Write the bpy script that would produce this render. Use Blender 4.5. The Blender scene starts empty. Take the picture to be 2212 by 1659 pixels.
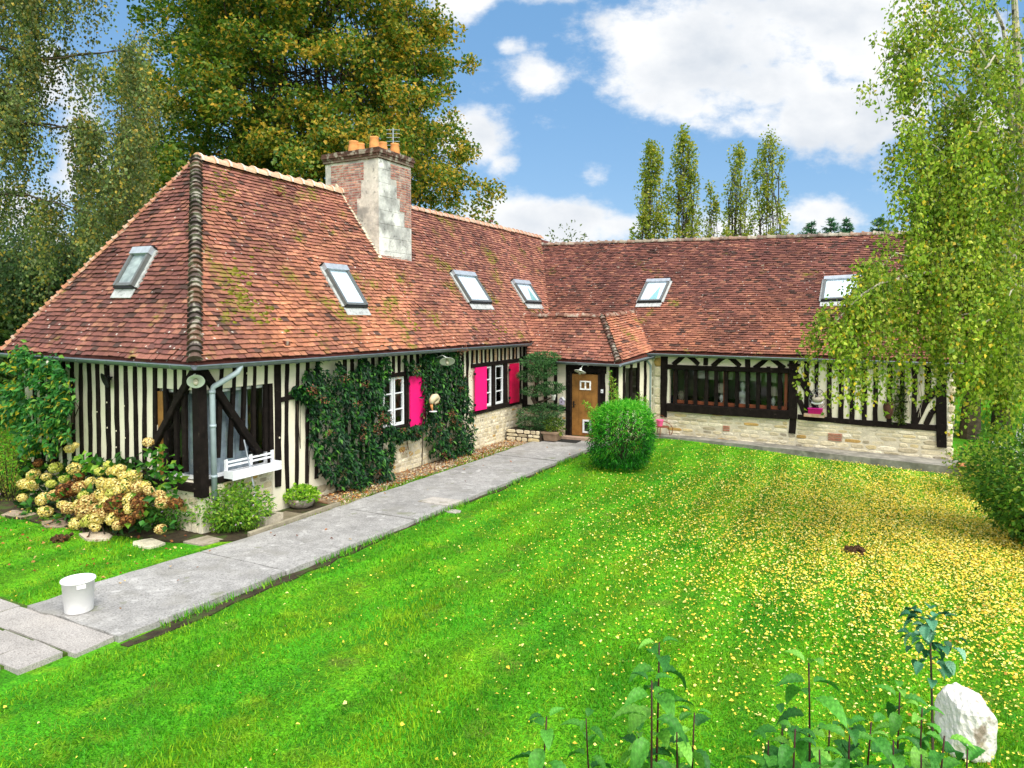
import bpy, math, random
import numpy as np
from mathutils import Vector, Matrix
rng = np.random.default_rng(7); random.seed(7)
SC = bpy.context.scene; COL = SC.collection
# ---------------------------------------------------------------- camera, sky, sun, exposure
F, CX, CY, HZ, HC = 1534.0, 1106.0, 829.5, 690.0, 3.8      # measured from the photo (2212 px wide units)
PITCH = math.radians(3.2); AL = math.atan(826/F)
SHP = (CY-HZ)-F*math.tan(PITCH)
D0 = np.array([-math.sin(AL), math.cos(AL), 0]); RV = np.array([math.cos(AL), math.sin(AL), 0])
DV = D0*math.cos(PITCH)+np.array([0, 0, -math.sin(PITCH)]); UV = D0*math.sin(PITCH)+np.array([0, 0, math.cos(PITCH)])
CAM = np.array([10.63, -8.25, HC])
cd = bpy.data.cameras.new('camera'); cam = bpy.data.objects.new('camera', cd); COL.objects.link(cam)
cam.location = CAM; cam.rotation_euler = (math.pi/2-PITCH, 0, AL)
cd.sensor_width = 36; cd.lens = 36*F/2212; cd.shift_y = -SHP/2212; cd.clip_end = 3000; cd.clip_start = 0.05
SC.camera = cam
SC.view_settings.view_transform = 'Standard'; SC.view_settings.look = 'None'; SC.view_settings.exposure = 1.05; SC.view_settings.gamma = 1
SUN_EL, SUN_AZ = math.radians(54), math.radians(122)       # azimuth clockwise from +Y
sd = bpy.data.lights.new('sun', 'SUN'); so = bpy.data.objects.new('sun', sd); COL.objects.link(so)
sd.energy = 2.3; sd.angle = math.radians(40); sd.color = (1, 0.95, 0.86)
sv = Vector((math.sin(SUN_AZ)*math.cos(SUN_EL), math.cos(SUN_AZ)*math.cos(SUN_EL), math.sin(SUN_EL)))
so.rotation_euler = sv.to_track_quat('Z', 'Y').to_euler(); so.location = sv*50
def ray(x, y): return DV*F+RV*(x-CX)+UV*((CY-SHP)-y)
def on(x, y, ax, val):
    v = ray(x, y); return CAM+v*((val-CAM[ax])/v[ax])
def gp(x, y, z=0.0): return on(x, y, 2, z)
def at(x, y, Z): return CAM+ray(x, y)*(Z/F)
# world: nishita blue with cumulus placed by direction
W = bpy.data.worlds.new('World'); SC.world = W; W.use_nodes = True
nt = W.node_tree; nt.nodes.clear(); L = nt.links.new
def N(t, **kw):
    n = nt.nodes.new(t)
    for k, v in kw.items(): setattr(n, k, v)
    return n
def MA(op, a, b=None, c=None):
    n = N('ShaderNodeMath', operation=op)
    for i, q in enumerate((a, b, c)):
        if q is None: continue
        if isinstance(q, (int, float)): n.inputs[i].default_value = q
        else: L(q, n.inputs[i])
    return n.outputs[0]
sky = N('ShaderNodeTexSky', sky_type='NISHITA', sun_disc=False, sun_elevation=SUN_EL, sun_rotation=SUN_AZ, air_density=1.0, dust_density=0.3, ozone_density=2.5)
tc = N('ShaderNodeTexCoord'); sep = N('ShaderNodeSeparateXYZ'); L(tc.outputs['Generated'], sep.inputs[0])
gx, gy, gz = sep.outputs
den = MA('MAXIMUM', MA('ADD', MA('MULTIPLY', gx, float(D0[0])), MA('MULTIPLY', gy, float(D0[1]))), 0.05)
cu = MA('DIVIDE', MA('ADD', MA('MULTIPLY', gx, float(RV[0])), MA('MULTIPLY', gy, float(RV[1]))), den)   # tan of bearing off the courtyard axis
cv = MA('DIVIDE', gz, den)                                                                            # tan of elevation
n1 = N('ShaderNodeTexNoise'); n1.inputs['Scale'].default_value = 7; n1.inputs['Detail'].default_value = 9; n1.inputs['Roughness'].default_value = 0.62
mp = N('ShaderNodeCombineXYZ'); L(cu, mp.inputs[0]); L(MA('MULTIPLY', cv, 1.5), mp.inputs[1]); L(mp.outputs[0], n1.inputs['Vector'])
clouds = [  # (px, py, rx, ry, amp) of the photographed clouds, turned into directions below
 (1550, 130, 330, 120, 1.1), (1780, 250, 260, 95, 1.05), (1400, 95, 190, 70, .8), (1500, 245, 110, 45, .7), (1850, 90, 300, 140, 1.0), (1700, 40, 380, 70, .8),
 (1165, 175, 75, 48, .9), (1105, 105, 40, 30, .6), (980, 20, 100, 55, 1.0), (1190, 5, 90, 30, .7), (1640, 185, 170, 80, 1.25), (1880, 260, 130, 90, 1.1), (1025, 300, 80, 75, 1.15), (1085, 365, 45, 32, .8), (1275, 385, 45, 40, .5),
 (1200, 480, 210, 55, 1.15), (1050, 470, 100, 50, .9), (1330, 490, 120, 45, 1.0), (1740, 470, 110, 55, 1.0), (1560, 510, 160, 40, .75), (200, 340, 70, 140, .8), (120, 150, 50, 90, .65),
 (2100, 330, 200, 200, .7), (2130, 560, 260, 110, .9), (60, 470, 200, 120, .7), (600, 500, 500, 90, .7)]
acc = None
for (px, py, rx, ry, am) in clouds:
    e = MA('ADD', MA('POWER', MA('DIVIDE', MA('SUBTRACT', cu, (px-CX)/F), rx/F), 2.0), MA('POWER', MA('DIVIDE', MA('SUBTRACT', cv, (HZ-py)/F), ry/F), 2.0))
    g = MA('MULTIPLY', MA('EXPONENT', MA('MULTIPLY', e, -0.9)), am)
    acc = g if acc is None else MA("MAXIMUM", acc, g)
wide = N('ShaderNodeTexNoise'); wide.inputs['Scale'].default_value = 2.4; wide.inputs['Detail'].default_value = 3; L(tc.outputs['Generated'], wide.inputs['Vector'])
behind = MA('MULTIPLY', MA('LESS_THAN', MA('ADD', MA('MULTIPLY', gx, float(D0[0])), MA('MULTIPLY', gy, float(D0[1]))), 0.15), MA('MULTIPLY', wide.outputs[0], 1.5))  # unseen broken cloud over the rest of the sky, added for fill light
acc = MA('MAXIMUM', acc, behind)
dn = MA('ADD', acc, MA('MULTIPLY', MA('SUBTRACT', n1.outputs[0], 0.5), 2.3))
mask = N('ShaderNodeMapRange', interpolation_type='SMOOTHSTEP'); mask.inputs[1].default_value = 0.27; mask.inputs[2].default_value = 0.80; L(dn, mask.inputs[0])
n2 = N('ShaderNodeTexNoise'); n2.inputs['Scale'].default_value = 4.5; n2.inputs['Detail'].default_value = 5; L(mp.outputs[0], n2.inputs['Vector'])
shade = N('ShaderNodeMapRange'); shade.inputs[1].default_value = 0.42; shade.inputs[2].default_value = 0.70; L(MA('ADD', n2.outputs[0], MA('MULTIPLY', MA('SUBTRACT', dn, 0.9), 0.18)), shade.inputs[0])
cc = N('ShaderNodeMixRGB'); cc.inputs[1].default_value = (5.0, 5.05, 5.1, 1); cc.inputs[2].default_value = (3.3, 3.6, 4.0, 1); L(shade.outputs[0], cc.inputs[0])
sk = N('ShaderNodeMixRGB', blend_type='MULTIPLY'); sk.inputs[0].default_value = 1; L(sky.outputs[0], sk.inputs[1]); sk.inputs[2].default_value = (1.25, 1.08, 0.92, 1)
blu = N('ShaderNodeMixRGB'); blu.inputs[0].default_value = 0.68; L(sk.outputs[0], blu.inputs[1]); blu.inputs[2].default_value = (0.66, 1.9, 3.7, 1)
mx = N('ShaderNodeMixRGB'); L(mask.outputs[0], mx.inputs[0]); L(blu.outputs[0], mx.inputs[1]); front = MA('GREATER_THAN', MA('ADD', MA('MULTIPLY', gx, float(D0[0])), MA('MULTIPLY', gy, float(D0[1]))), 0.15); cb = N('ShaderNodeMixRGB'); L(front, cb.inputs[0]); cb.inputs[1].default_value = (8.0, 8.0, 8.0, 1); L(cc.outputs[0], cb.inputs[2]); L(cb.outputs[0], mx.inputs[2])   # unseen cloud behind the viewer, made brighter as fill light
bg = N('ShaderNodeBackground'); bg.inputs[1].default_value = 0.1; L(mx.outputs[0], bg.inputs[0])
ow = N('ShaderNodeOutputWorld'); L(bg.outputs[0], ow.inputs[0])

# ---------------------------------------------------------------- helpers
def S(c):  # sRGB 0-255 -> linear
    return tuple(((v/255)/12.92 if v/255 <= .04045 else ((v/255+.055)/1.055)**2.4) for v in c)
def mesh_obj(name, V, Fc, mat=None, parent=None, col=None, smooth=False):
    me = bpy.data.meshes.new(name)
    V = np.asarray(V, dtype=np.float32).reshape(-1, 3)
    if isinstance(Fc, np.ndarray):
        nF, k = Fc.shape; idx = Fc.astype(np.int32).ravel(); st = np.arange(nF, dtype=np.int32)*k; tot = np.full(nF, k, dtype=np.int32)
    else:
        nF = len(Fc); tot = np.array([len(f) for f in Fc], dtype=np.int32); st = np.concatenate([[0], np.cumsum(tot)[:-1]]).astype(np.int32); idx = np.array([i for f in Fc for i in f], dtype=np.int32)
    me.vertices.add(len(V)); me.vertices.foreach_set('co', V.ravel())
    me.loops.add(len(idx)); me.loops.foreach_set('vertex_index', idx)
    me.polygons.add(nF); me.polygons.foreach_set('loop_start', st); me.polygons.foreach_set('loop_total', tot)
    me.update(calc_edges=True)
    if col is not None:
        a = me.attributes.new('Col', 'FLOAT_COLOR', 'FACE'); c = np.ones((nF, 4), dtype=np.float32); c[:, :3] = np.asarray(col, dtype=np.float32); a.data.foreach_set('color', c.ravel())
    me.polygons.foreach_set('use_smooth', np.full(nF, bool(smooth)))
    if mat: me.materials.append(mat)
    o = bpy.data.objects.new(name, me); COL.objects.link(o)
    if parent: o.parent = parent
    return o
class MB:
    def __init__(s): s.v = []; s.f = []; s.c = []; s.n = 0
    def add(s, V, Fs, col=(1, 1, 1)):
        V = np.asarray(V, float); s.v.append(V)
        for f in Fs: s.f.append([i+s.n for i in f]); s.c.append(col)
        s.n += len(V); return s
    def frame(s, o, ex, ey, ez, sx, sy, sz, col=(1, 1, 1), jit=0.0):   # box from corner o along three axes
        o, ex, ey, ez = [np.asarray(q, float) for q in (o, ex, ey, ez)]
        V = np.array([o+ex*(a*sx)+ey*(b*sy)+ez*(c*sz) for c in (0, 1) for b in (0, 1) for a in (0, 1)])
        if jit: V = V+rng.normal(0, jit, V.shape)
        return s.add(V, [(0, 2, 3, 1), (4, 5, 7, 6), (0, 1, 5, 4), (1, 3, 7, 5), (3, 2, 6, 7), (2, 0, 4, 6)], col)
    def box(s, a, b, col=(1, 1, 1), jit=0.0):
        a = np.minimum(a, b) if False else np.asarray(a, float); b = np.asarray(b, float)
        return s.frame(a, (1, 0, 0), (0, 1, 0), (0, 0, 1), *(b-a), col, jit)
    def tube(s, pts, rad, n=8, col=(1, 1, 1), cap=True):
        pts = np.asarray(pts, float); m = len(pts); rad = np.broadcast_to(np.asarray(rad, float), (m,))
        T = np.gradient(pts, axis=0); T /= np.linalg.norm(T, axis=1, keepdims=True)+1e-9
        up = np.array([0, 0, 1.]) if abs(T[0][2]) < .9 else np.array([1., 0, 0]); V = []
        a0 = np.cross(T[0], up); a0 /= np.linalg.norm(a0)
        an = np.arange(n)*2*math.pi/n
        for i in range(m):
            a0 = a0-T[i]*(a0@T[i]); a0 /= np.linalg.norm(a0)+1e-9; b0 = np.cross(T[i], a0)
            V.append(pts[i]+rad[i]*(np.cos(an)[:, None]*a0+np.sin(an)[:, None]*b0))
        Fs = [(i*n+j, i*n+(j+1) % n, (i+1)*n+(j+1) % n, (i+1)*n+j) for i in range(m-1) for j in range(n)]
        if cap: Fs += [tuple(range(n))[::-1], tuple((m-1)*n+j for j in range(n))]
        return s.add(np.concatenate(V), Fs, col)
    def lathe(s, prof, o=(0, 0, 0), n=20, col=(1, 1, 1), axis=None):
        an = np.arange(n)*2*math.pi/n; o = np.asarray(o, float)
        R = np.array(Vector((0, 0, 1)).rotation_difference(Vector(axis)).to_matrix()) if axis is not None else np.eye(3)
        V = np.concatenate([np.stack([r*np.cos(an), r*np.sin(an), np.full(n, z)], 1) for r, z in prof])@R.T+o
        Fs = [(i*n+j, i*n+(j+1) % n, (i+1)*n+(j+1) % n, (i+1)*n+j) for i in range(len(prof)-1) for j in range(n)]
        return s.add(V, Fs, col)
    def wob(s, p, q, w, d, nrm, col=(1, 1, 1), amp=.012, seg=6, taper=1.0):   # hewn timber from p to q, width w in the wall plane, proud d along nrm
        p, q, nrm = [np.asarray(a, float) for a in (p, q, nrm)]; t = (q-p)/np.linalg.norm(q-p); sdir = np.cross(nrm, t)
        seg = max(2, int(np.linalg.norm(q-p)/.28)); V = []; bow = rng.normal(0, amp*.8)
        for i in range(seg+1):
            k = i/seg; c = p+(q-p)*k+sdir*(bow*math.sin(k*math.pi)+rng.normal(0, amp*.25)); ww = w*(1+(taper-1)*k)/2
            l, r = ww+rng.normal(0, amp*.4), ww+rng.normal(0, amp*.4); dd = d+rng.normal(0, .003); ch = min(.012, d*.4)
            V += [c-sdir*l-nrm*.04, c-sdir*l+nrm*(dd-ch), c-sdir*(l-ch)+nrm*dd, c+sdir*(r-ch)+nrm*dd, c+sdir*r+nrm*(dd-ch), c+sdir*r-nrm*.04]
        Fs = [(i*6+j, i*6+j+1, i*6+j+7, i*6+j+6) for i in range(seg) for j in range(5)]+[(5, 4, 3, 2, 1, 0), tuple(seg*6+j for j in range(6))]
        g = rng.uniform(.75, 1.3); return s.add(np.array(V), Fs, (col[0]*g, col[1]*g, col[2]*g))
    def build(s, name, mat, parent=None, smooth=False):
        return mesh_obj(name, np.concatenate(s.v), s.f, mat, parent, s.c, smooth)
def tag(o, label=None, cat=None, group=None, kind=None):
    for k, v in (('label', label), ('category', cat), ('group', group), ('kind', kind)):
        if v: o[k] = v
    return o
def thing(name, label, cat, loc=(0, 0, 0), rz=0, group=None):
    o = bpy.data.objects.new(name, None); COL.objects.link(o); o.location = loc; o.rotation_euler = (0, 0, rz); o.empty_display_size = .2
    return tag(o, label, cat, group)
def copy_tree(o, parent=None):
    kids = [c for c in o.children]; c = o.copy(); COL.objects.link(c); c.parent = parent
    for k in kids: copy_tree(k, c)
    return c
def inv(o, *objs):   # children were built in world space: keep them there
    m = Matrix.LocRotScale(o.location, o.rotation_euler, None).inverted()
    for c in objs: c.matrix_parent_inverse = m

# ---------------------------------------------------------------- materials
def mat(name, base=(.5, .5, .5), rough=.7, attr=False, noise=None, noise2=None, bump=None, trans=0, metal=0, spec=.3, extra=None):
    """noise=(scale, lo, hi) multiplies; noise2=(scale, thr0, thr1, colour, amount) mixes a stain; bump=(scale, strength, dist)"""
    m = bpy.data.materials.new(name); m.use_nodes = True; t = m.node_tree; nn = t.nodes; nn.clear(); LK = t.links.new
    out = nn.new('ShaderNodeOutputMaterial'); p = nn.new('ShaderNodeBsdfPrincipled'); geo = nn.new('ShaderNodeNewGeometry')
    p.inputs['Roughness'].default_value = rough; p.inputs['Metallic'].default_value = metal; p.inputs['Specular IOR Level'].default_value = spec
    if attr: a = nn.new('ShaderNodeAttribute'); a.attribute_name = 'Col'; c = a.outputs['Color']
    else: a = nn.new('ShaderNodeRGB'); a.outputs[0].default_value = (*base, 1); c = a.outputs[0]
    def noise_tex(sc, det=4, vec=None):
        n = nn.new('ShaderNodeTexNoise'); n.inputs['Scale'].default_value = sc; n.inputs['Detail'].default_value = det; LK(vec or geo.outputs['Position'], n.inputs['Vector']); return n.outputs[0]
    def rng_(x, a0, a1, b0, b1):
        r = nn.new('ShaderNodeMapRange'); LK(x, r.inputs[0])
        for i, v in enumerate((a0, a1, b0, b1)): r.inputs[i+1].default_value = v
        return r.outputs[0]
    def mul(c, f):
        x = nn.new('ShaderNodeVectorMath'); x.operation = 'SCALE'; LK(c, x.inputs[0]); LK(f, x.inputs['Scale']); return x.outputs[0]
    def mixc(c, f, colr):
        x = nn.new('ShaderNodeMixRGB'); LK(f, x.inputs[0]); LK(c, x.inputs[1]); x.inputs[2].default_value = (*colr, 1); return x.outputs[0]
    if noise:
        for nz in (noise if isinstance(noise, list) else [noise]): c = mul(c, rng_(noise_tex(nz[0]), .3, .7, nz[1], nz[2]))
    if noise2:
        for nz in (noise2 if isinstance(noise2, list) else [noise2]): c = mixc(c, rng_(noise_tex(nz[0], 6), nz[1], nz[2], 0, nz[4]), nz[3])
    if extra: c = extra(t, nn, LK, geo, c, noise_tex, rng_, mul, mixc)
    LK(c, p.inputs['Base Color'])
    if bump:
        b = nn.new('ShaderNodeBump'); b.inputs['Strength'].default_value = bump[1]; b.inputs['Distance'].default_value = bump[2]; LK(noise_tex(bump[0], 6), b.inputs['Height']); LK(b.outputs[0], p.inputs['Normal'])
    if trans:
        tr = nn.new('ShaderNodeBsdfTranslucent'); LK(c, tr.inputs[0]); mxs = nn.new('ShaderNodeMixShader'); mxs.inputs[0].default_value = trans; LK(p.outputs[0], mxs.inputs[1]); LK(tr.outputs[0], mxs.inputs[2]); LK(mxs.outputs[0], out.inputs[0])
    else: LK(p.outputs[0], out.inputs[0])
    return m
def glass_mat(name, tint, refl):
    m = bpy.data.materials.new(name); m.use_nodes = True; t = m.node_tree; nn = t.nodes; nn.clear(); LK = t.links.new
    out = nn.new('ShaderNodeOutputMaterial'); tr = nn.new('ShaderNodeBsdfTransparent'); tr.inputs[0].default_value = (*tint, 1); gl = nn.new('ShaderNodeBsdfGlossy'); gl.inputs['Roughness'].default_value = .03
    fr = nn.new('ShaderNodeLayerWeight'); pw = nn.new('ShaderNodeMath'); pw.operation = 'POWER'; pw.inputs[1].default_value = 4.0; LK(fr.outputs['Facing'], pw.inputs[0]); rr = nn.new('ShaderNodeMapRange'); rr.inputs[3].default_value = refl; rr.inputs[4].default_value = .9; LK(pw.outputs[0], rr.inputs[0]); mx_ = nn.new('ShaderNodeMixShader'); LK(rr.outputs[0], mx_.inputs[0]); LK(tr.outputs[0], mx_.inputs[1]); LK(gl.outputs[0], mx_.inputs[2]); LK(mx_.outputs[0], out.inputs[0])
    return m
def tile_extra(moss):
    def fn(t, nn, LK, geo, c, nz, rg, mul, mixc):
        v = nn.new('ShaderNodeTexVoronoi'); v.inputs['Scale'].default_value = 5.2; LK(geo.outputs['Position'], v.inputs['Vector'])
        vv = nn.new('ShaderNodeTexVoronoi'); vv.inputs['Scale'].default_value = 11.; LK(geo.outputs['Position'], vv.inputs['Vector'])
        n = nz(24, 3)
        def m2(op, a, b):
            x = nn.new('ShaderNodeMath'); x.operation = op
            for i, q in enumerate((a, b)):
                if isinstance(q, (int, float)): x.inputs[i].default_value = q
                else: LK(q, x.inputs[i])
            return x.outputs[0]
        spot = rg(m2('ADD', v.outputs['Distance'], m2('MULTIPLY', n, .16)), .21, .16, 0, 1)      # pale lichen discs
        gate = rg(nz(.9, 3), .36, .5, 0, 1)
        c = mixc(c, m2('MULTIPLY', m2('MULTIPLY', spot, gate), .8), S((205, 200, 190)))
        spot2 = rg(m2('ADD', vv.outputs['Distance'], m2('MULTIPLY', n, .2)), .2, .15, 0, 1)
        c = mixc(c, m2('MULTIPLY', m2('MULTIPLY', spot2, rg(nz(1.7, 2), .5, .6, 0, 1)), .6), S((190, 175, 160)))
        ms = m2('MULTIPLY', rg(nz(1.1, 5), .60-moss, .68-moss, 0, 1), rg(nz(9, 4), .45, .56, 0, 1))
        c = mixc(c, m2('MULTIPLY', ms, .9), (.19, .18, .02))
        return c
    return fn
M = {}
M['tile'] = mat('roof_tile', attr=True, rough=.85, noise=[(30, .8, 1.2), (.7, .82, 1.12)], bump=(60, .5, .004), extra=tile_extra(.035))
M['tile2'] = mat('roof_tile_far', attr=True, rough=.85, noise=[(30, .8, 1.2), (.6, .8, 1.15)], bump=(60, .5, .004), extra=tile_extra(-.03))
M['ridge'] = mat('ridge_clay', attr=True, rough=.85, noise=(18, .8, 1.15), noise2=(6, .52, .62, S((190, 185, 170)), .5), bump=(40, .5, .004))
M['timber'] = mat('dark_timber', attr=True, spec=.12, rough=.85, noise=[(9, .6, 1.5), (60, .8, 1.25)], noise2=(14, .66, .74, (.16, .13, .10), .35), bump=(45, .7, .006))
M['plaster'] = mat('cream_plaster', (.80, .745, .60), .9, noise=[(1.3, .92, 1.05), (14, .96, 1.03)], noise2=(3, .62, .75, (.55, .48, .33), .3), bump=(30, .25, .004))
M['stone'] = mat('rubble_stone', attr=True, rough=.9, noise=[(7, .8, 1.15), (40, .85, 1.1)], noise2=(9, .6, .7, (.30, .26, .18), .3), bump=(25, .8, .012))
M['mortar'] = mat('lime_mortar', (.66, .60, .46), .95, noise=[(4, .85, 1.08), (30, .88, 1.08)], bump=(25, .6, .008))
M['chim'] = mat('weathered_stone', attr=True, rough=.9, noise=[(3, .75, 1.1), (16, .85, 1.1)], noise2=[(1.7, .46, .66, (.30, .30, .30), .75), (2.6, .52, .66, (.17, .17, .165), .6), (8, .60, .70, (.07, .07, .068), .6)], bump=(20, .6, .01))
M['brick'] = mat('brick', attr=True, rough=.9, noise=[(20, .8, 1.2)], noise2=(7, .45, .62, (.55, .50, .46), .45), bump=(40, .5, .005))
M['clay'] = mat('clay_pot', S((214, 146, 88)), .8, noise=[(12, .85, 1.12)], noise2=(8, .6, .7, (.35, .16, .06), .4), bump=(40, .2, .003))
M['zinc'] = mat('zinc', (.21, .25, .27), .45, metal=.6, noise=[(5, .8, 1.15)], spec=.5)
M['lead'] = mat('lead_flashing', (.42, .46, .52), .5, metal=.3, noise=[(8, .8, 1.1)])
M['pipe'] = mat('painted_pipe', (.36, .44, .48), .5, noise=[(6, .85, 1.1)])
M['alu'] = mat('skylight_frame', (.17, .18, .18), .5, metal=.4, noise=[(20, .85, 1.1)])
M['black'] = mat('black_metal', (.012, .012, .012), .5)
M['white'] = mat('white_paint', (.82, .84, .88), .45, noise=[(20, .93, 1.03)])
M['enamel'] = mat('white_enamel', (.72, .76, .70), .3, noise=[(12, .92, 1.03)], spec=.5)
M['pink'] = mat('pink_paint', (.93, .012, .20), .5, noise=[(2.5, .92, 1.05), (22, .93, 1.05)], bump=(18, .15, .002))
M['pink_shaded'] = mat('shaded_pink_paint', (.62, .006, .07), .5, noise=[(5, .8, 1.1)])  # darker copy of the shutter pink, porch shade put into the colour
M['oak'] = mat('oak_door', (.30, .14, .035), .5, noise=[(5, .7, 1.2), (40, .9, 1.1)], bump=(30, .3, .004))
M['redwood'] = mat('red_brown_frame', (.20, .055, .022), .5, noise=[(10, .8, 1.2)])
M['dark'] = mat('dark_interior', (.012, .011, .010), .9)
M['floor'] = mat('room_floor', (.08, .05, .03), .8, noise=[(5, .7, 1.2)])
M['glass'] = glass_mat('window_glass', (.85, .88, .88), .05)
M['glassb'] = glass_mat('skylight_glass', (.9, .95, .98), .08)
M['blind'] = mat('roller_blind', (.80, .86, .92), .8)
M['blind2'] = mat('aqua_blind', (.30, .52, .52), .8)
M['curtain'] = mat('blue_grey_curtain', (.36, .42, .50), .8, noise=[(8, .7, 1.15)], spec=.5)
M['bark'] = mat('bark', (.06, .045, .03), .9, noise=[(6, .5, 1.5)], bump=(20, .8, .02))
M['birch'] = mat('birch_bark', (.5, .45, .36), .8, noise=[(5, .6, 1.1)], noise2=(9, .58, .64, (.05, .04, .03), .9), bump=(20, .5, .01))
M['leaf'] = mat('leaf', attr=True, rough=.5, trans=.45, spec=.35)
M['ivyleaf'] = mat('glossy_leaf', attr=True, rough=.5, trans=.18, spec=.3)
M['petal'] = mat('petal', attr=True, rough=.8, trans=.25, spec=.2)
M['grass'] = mat('grass_blade', attr=True, rough=.6, trans=.3, spec=.25)
M['litter'] = mat('fallen_leaf', attr=True, rough=.7, trans=.15, spec=.25)
M['soil'] = mat('soil', (.045, .034, .018), .95, noise=[(6, .6, 1.4)], noise2=(3.5, .5, .6, (.05, .09, .012), .8), bump=(25, 1, .03))
M['concrete'] = mat('concrete', (.365, .355, .34), .9, noise=[(1.2, .78, 1.1), (6, .8, 1.12), (45, .7, 1.2)], noise2=[(1.6, .54, .68, (.25, .24, .21), .55), (5, .60, .70, (.58, .57, .55), .6), (30, .58, .66, (.17, .165, .155), .75), (2.1, .64, .70, (.13, .15, .05), .5)], bump=(70, .5, .006))
M['paver'] = mat('washed_concrete', attr=True, rough=.9, noise=[(2.5, .85, 1.1), (70, .65, 1.3)], noise2=[(45, .58, .66, (.16, .14, .13), .7)], bump=(80, .8, .006))
M['apron'] = mat('dark_concrete', (.24, .23, .20), .9, noise=[(2, .6, 1.3), (12, .8, 1.15)], noise2=(4, .55, .65, (.40, .37, .32), .5), bump=(40, .5, .006))
M['gravel'] = mat('gravel_ground', (.32, .25, .16), .95, noise=[(14, .5, 1.4), (3, .8, 1.15)], noise2=(2.2, .5, .62, (.16, .065, .025), .75), bump=(40, 1, .02))
M['terra'] = mat('terracotta', (.42, .17, .075), .8, noise=[(8, .8, 1.15)])
M['plastic'] = mat('white_plastic', (.80, .80, .80), .4, noise=[(6, .93, 1.03)], noise2=(9, .62, .72, (.5, .48, .42), .35))
M['quartz'] = mat('white_rock', attr=True, rough=.85, noise=[(5, .85, 1.06)], noise2=[(4.5, .57, .64, (.16, .11, .06), .8), (3, .6, .7, (.42, .36, .20), .6)], bump=(14, .9, .03))
M['stem'] = mat('dark_stem', (.045, .012, .012), .6, noise=[(30, .7, 1.3)])
M['conifer'] = mat('conifer_needle', attr=True, rough=.7, trans=.1, spec=.2)
TIM = (.0105, .0075, .0065)
# ---------------------------------------------------------------- setting: ground, path, paving
RO = np.array([3.1, 13.65, 0]); RD = np.array([.9968, -.0797, 0]); RN = np.array([-.0797, -.9968, 0])     # right wing front: origin, along, outward
def RWP(s, n, z): return RO+RD*s+RN*n+np.array([0, 0, z])
def rwp(px, py, n=0.0):
    v = ray(px, py); return CAM+v*(((RO-CAM)@RN+n)/(v@RN))
def sst(a, b, x): t = np.clip((x-a)/(b-a), 0, 1); return t*t*(3-2*t)
def gz(x, y): return .16*sst(8, 13, y)*sst(12.5, 4, x)*sst(3.1, 4.6, x)+.012*np.sin(x*1.3)*np.cos(y*1.1)+.008*np.sin(x*3.1+y*2.3)
def lawn_extra(t, nn, LK, geo, c, nz, rg, mul, mixc):
    c = mixc(c, rg(nz(.55, 3), .42, .6, 0, .75), (.045, .28, .007))
    c = mixc(c, rg(nz(2.2, 5), .54, .70, 0, .75), (.24, .40, .012))
    sx_ = nn.new('ShaderNodeTexWave'); sx_.wave_type = 'BANDS'; sx_.bands_direction = 'X'; sx_.inputs['Scale'].default_value = .30; sx_.inputs['Distortion'].default_value = 5.0; sx_.inputs['Detail'].default_value = 2; sx_.inputs['Detail Scale'].default_value = 1.3; LK(geo.outputs['Position'], sx_.inputs['Vector']); c = mul(c, rg(sx_.outputs['Fac'], .2, .8, .78, 1.16))
    c = mixc(c, rg(nz(1.6, 6), .60, .70, 0, .55), (.15, .17, .03)); c = mixc(c, rg(nz(4.5, 5), .60, .68, 0, .6), (.02, .16, .012)); c = mul(c, rg(nz(38, 4), .3, .7, .4, 1.45)); c = mul(c, rg(nz(9, 3), .3, .7, .75, 1.25))
    return c
M['lawn'] = mat('lawn', (.105, .34, .007), .8, bump=(55, 1, .03), spec=.15, extra=lawn_extra)
ax_ = np.concatenate([[-900, -400, -150, -70, -40], np.arange(-26, 26.1, .5), [40, 70, 150, 400, 900]]); ay_ = np.concatenate([[-900, -400, -150, -60, -30], np.arange(-14, 34.1, .5), [45, 60, 90, 150, 400, 900]])
GX, GY = np.meshgrid(ax_, ay_); GZ = np.where((abs(GX) < 26) & (GY > -14) & (GY < 34), gz(GX, GY), 0)
i_, j_ = np.meshgrid(np.arange(len(ay_)-1), np.arange(len(ax_)-1), indexing='ij'); b_ = i_*len(ax_)+j_
tag(mesh_obj('lawn', np.stack([GX, GY, GZ], -1).reshape(-1, 3), np.stack([b_, b_+1, b_+len(ax_)+1, b_+len(ax_)], -1).reshape(-1, 4), M['lawn'], smooth=True), kind='structure')
def sheet(name, poly, mt, z0, z1, kind='structure', jit=0.0, sub=10):
    """a slab whose outline follows poly, top at z1, sides down to z0"""
    P = []
    for a, b in zip(poly, poly[1:]+poly[:1]):
        k = max(1, int(math.dist(a, b)/.35)) if jit else 1
        for i in range(k): P.append((a[0]+(b[0]-a[0])*i/k+rng.normal(0, jit), a[1]+(b[1]-a[1])*i/k+rng.normal(0, jit)))
    n = len(P); V = [(x, y, z0) for x, y in P]+[(x, y, z1) for x, y in P]
    return tag(mesh_obj(name, V, [tuple(range(n, 2*n))]+[(i, (i+1) % n, n+(i+1) % n, n+i) for i in range(n)], mt), kind=kind)
sheet('garden_bed', [(-6.6, -.85), (-4.2, -1.0), (-1.6, -.78), (.2, -.38), (1.0, .12), (1.02, 2.6), (.02, 2.6), (.02, -.02), (-6.6, -.02)], M['soil'], -.2, .035, jit=.05)
sheet('gravel_strip', [(.02, 2.6), (.95, 2.6), (.62, 5.0), (.75, 8), (1.0, 11.4), (.9, 12.1), (.02, 12.1)], M['gravel'], -.2, .05, jit=.04)
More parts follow.
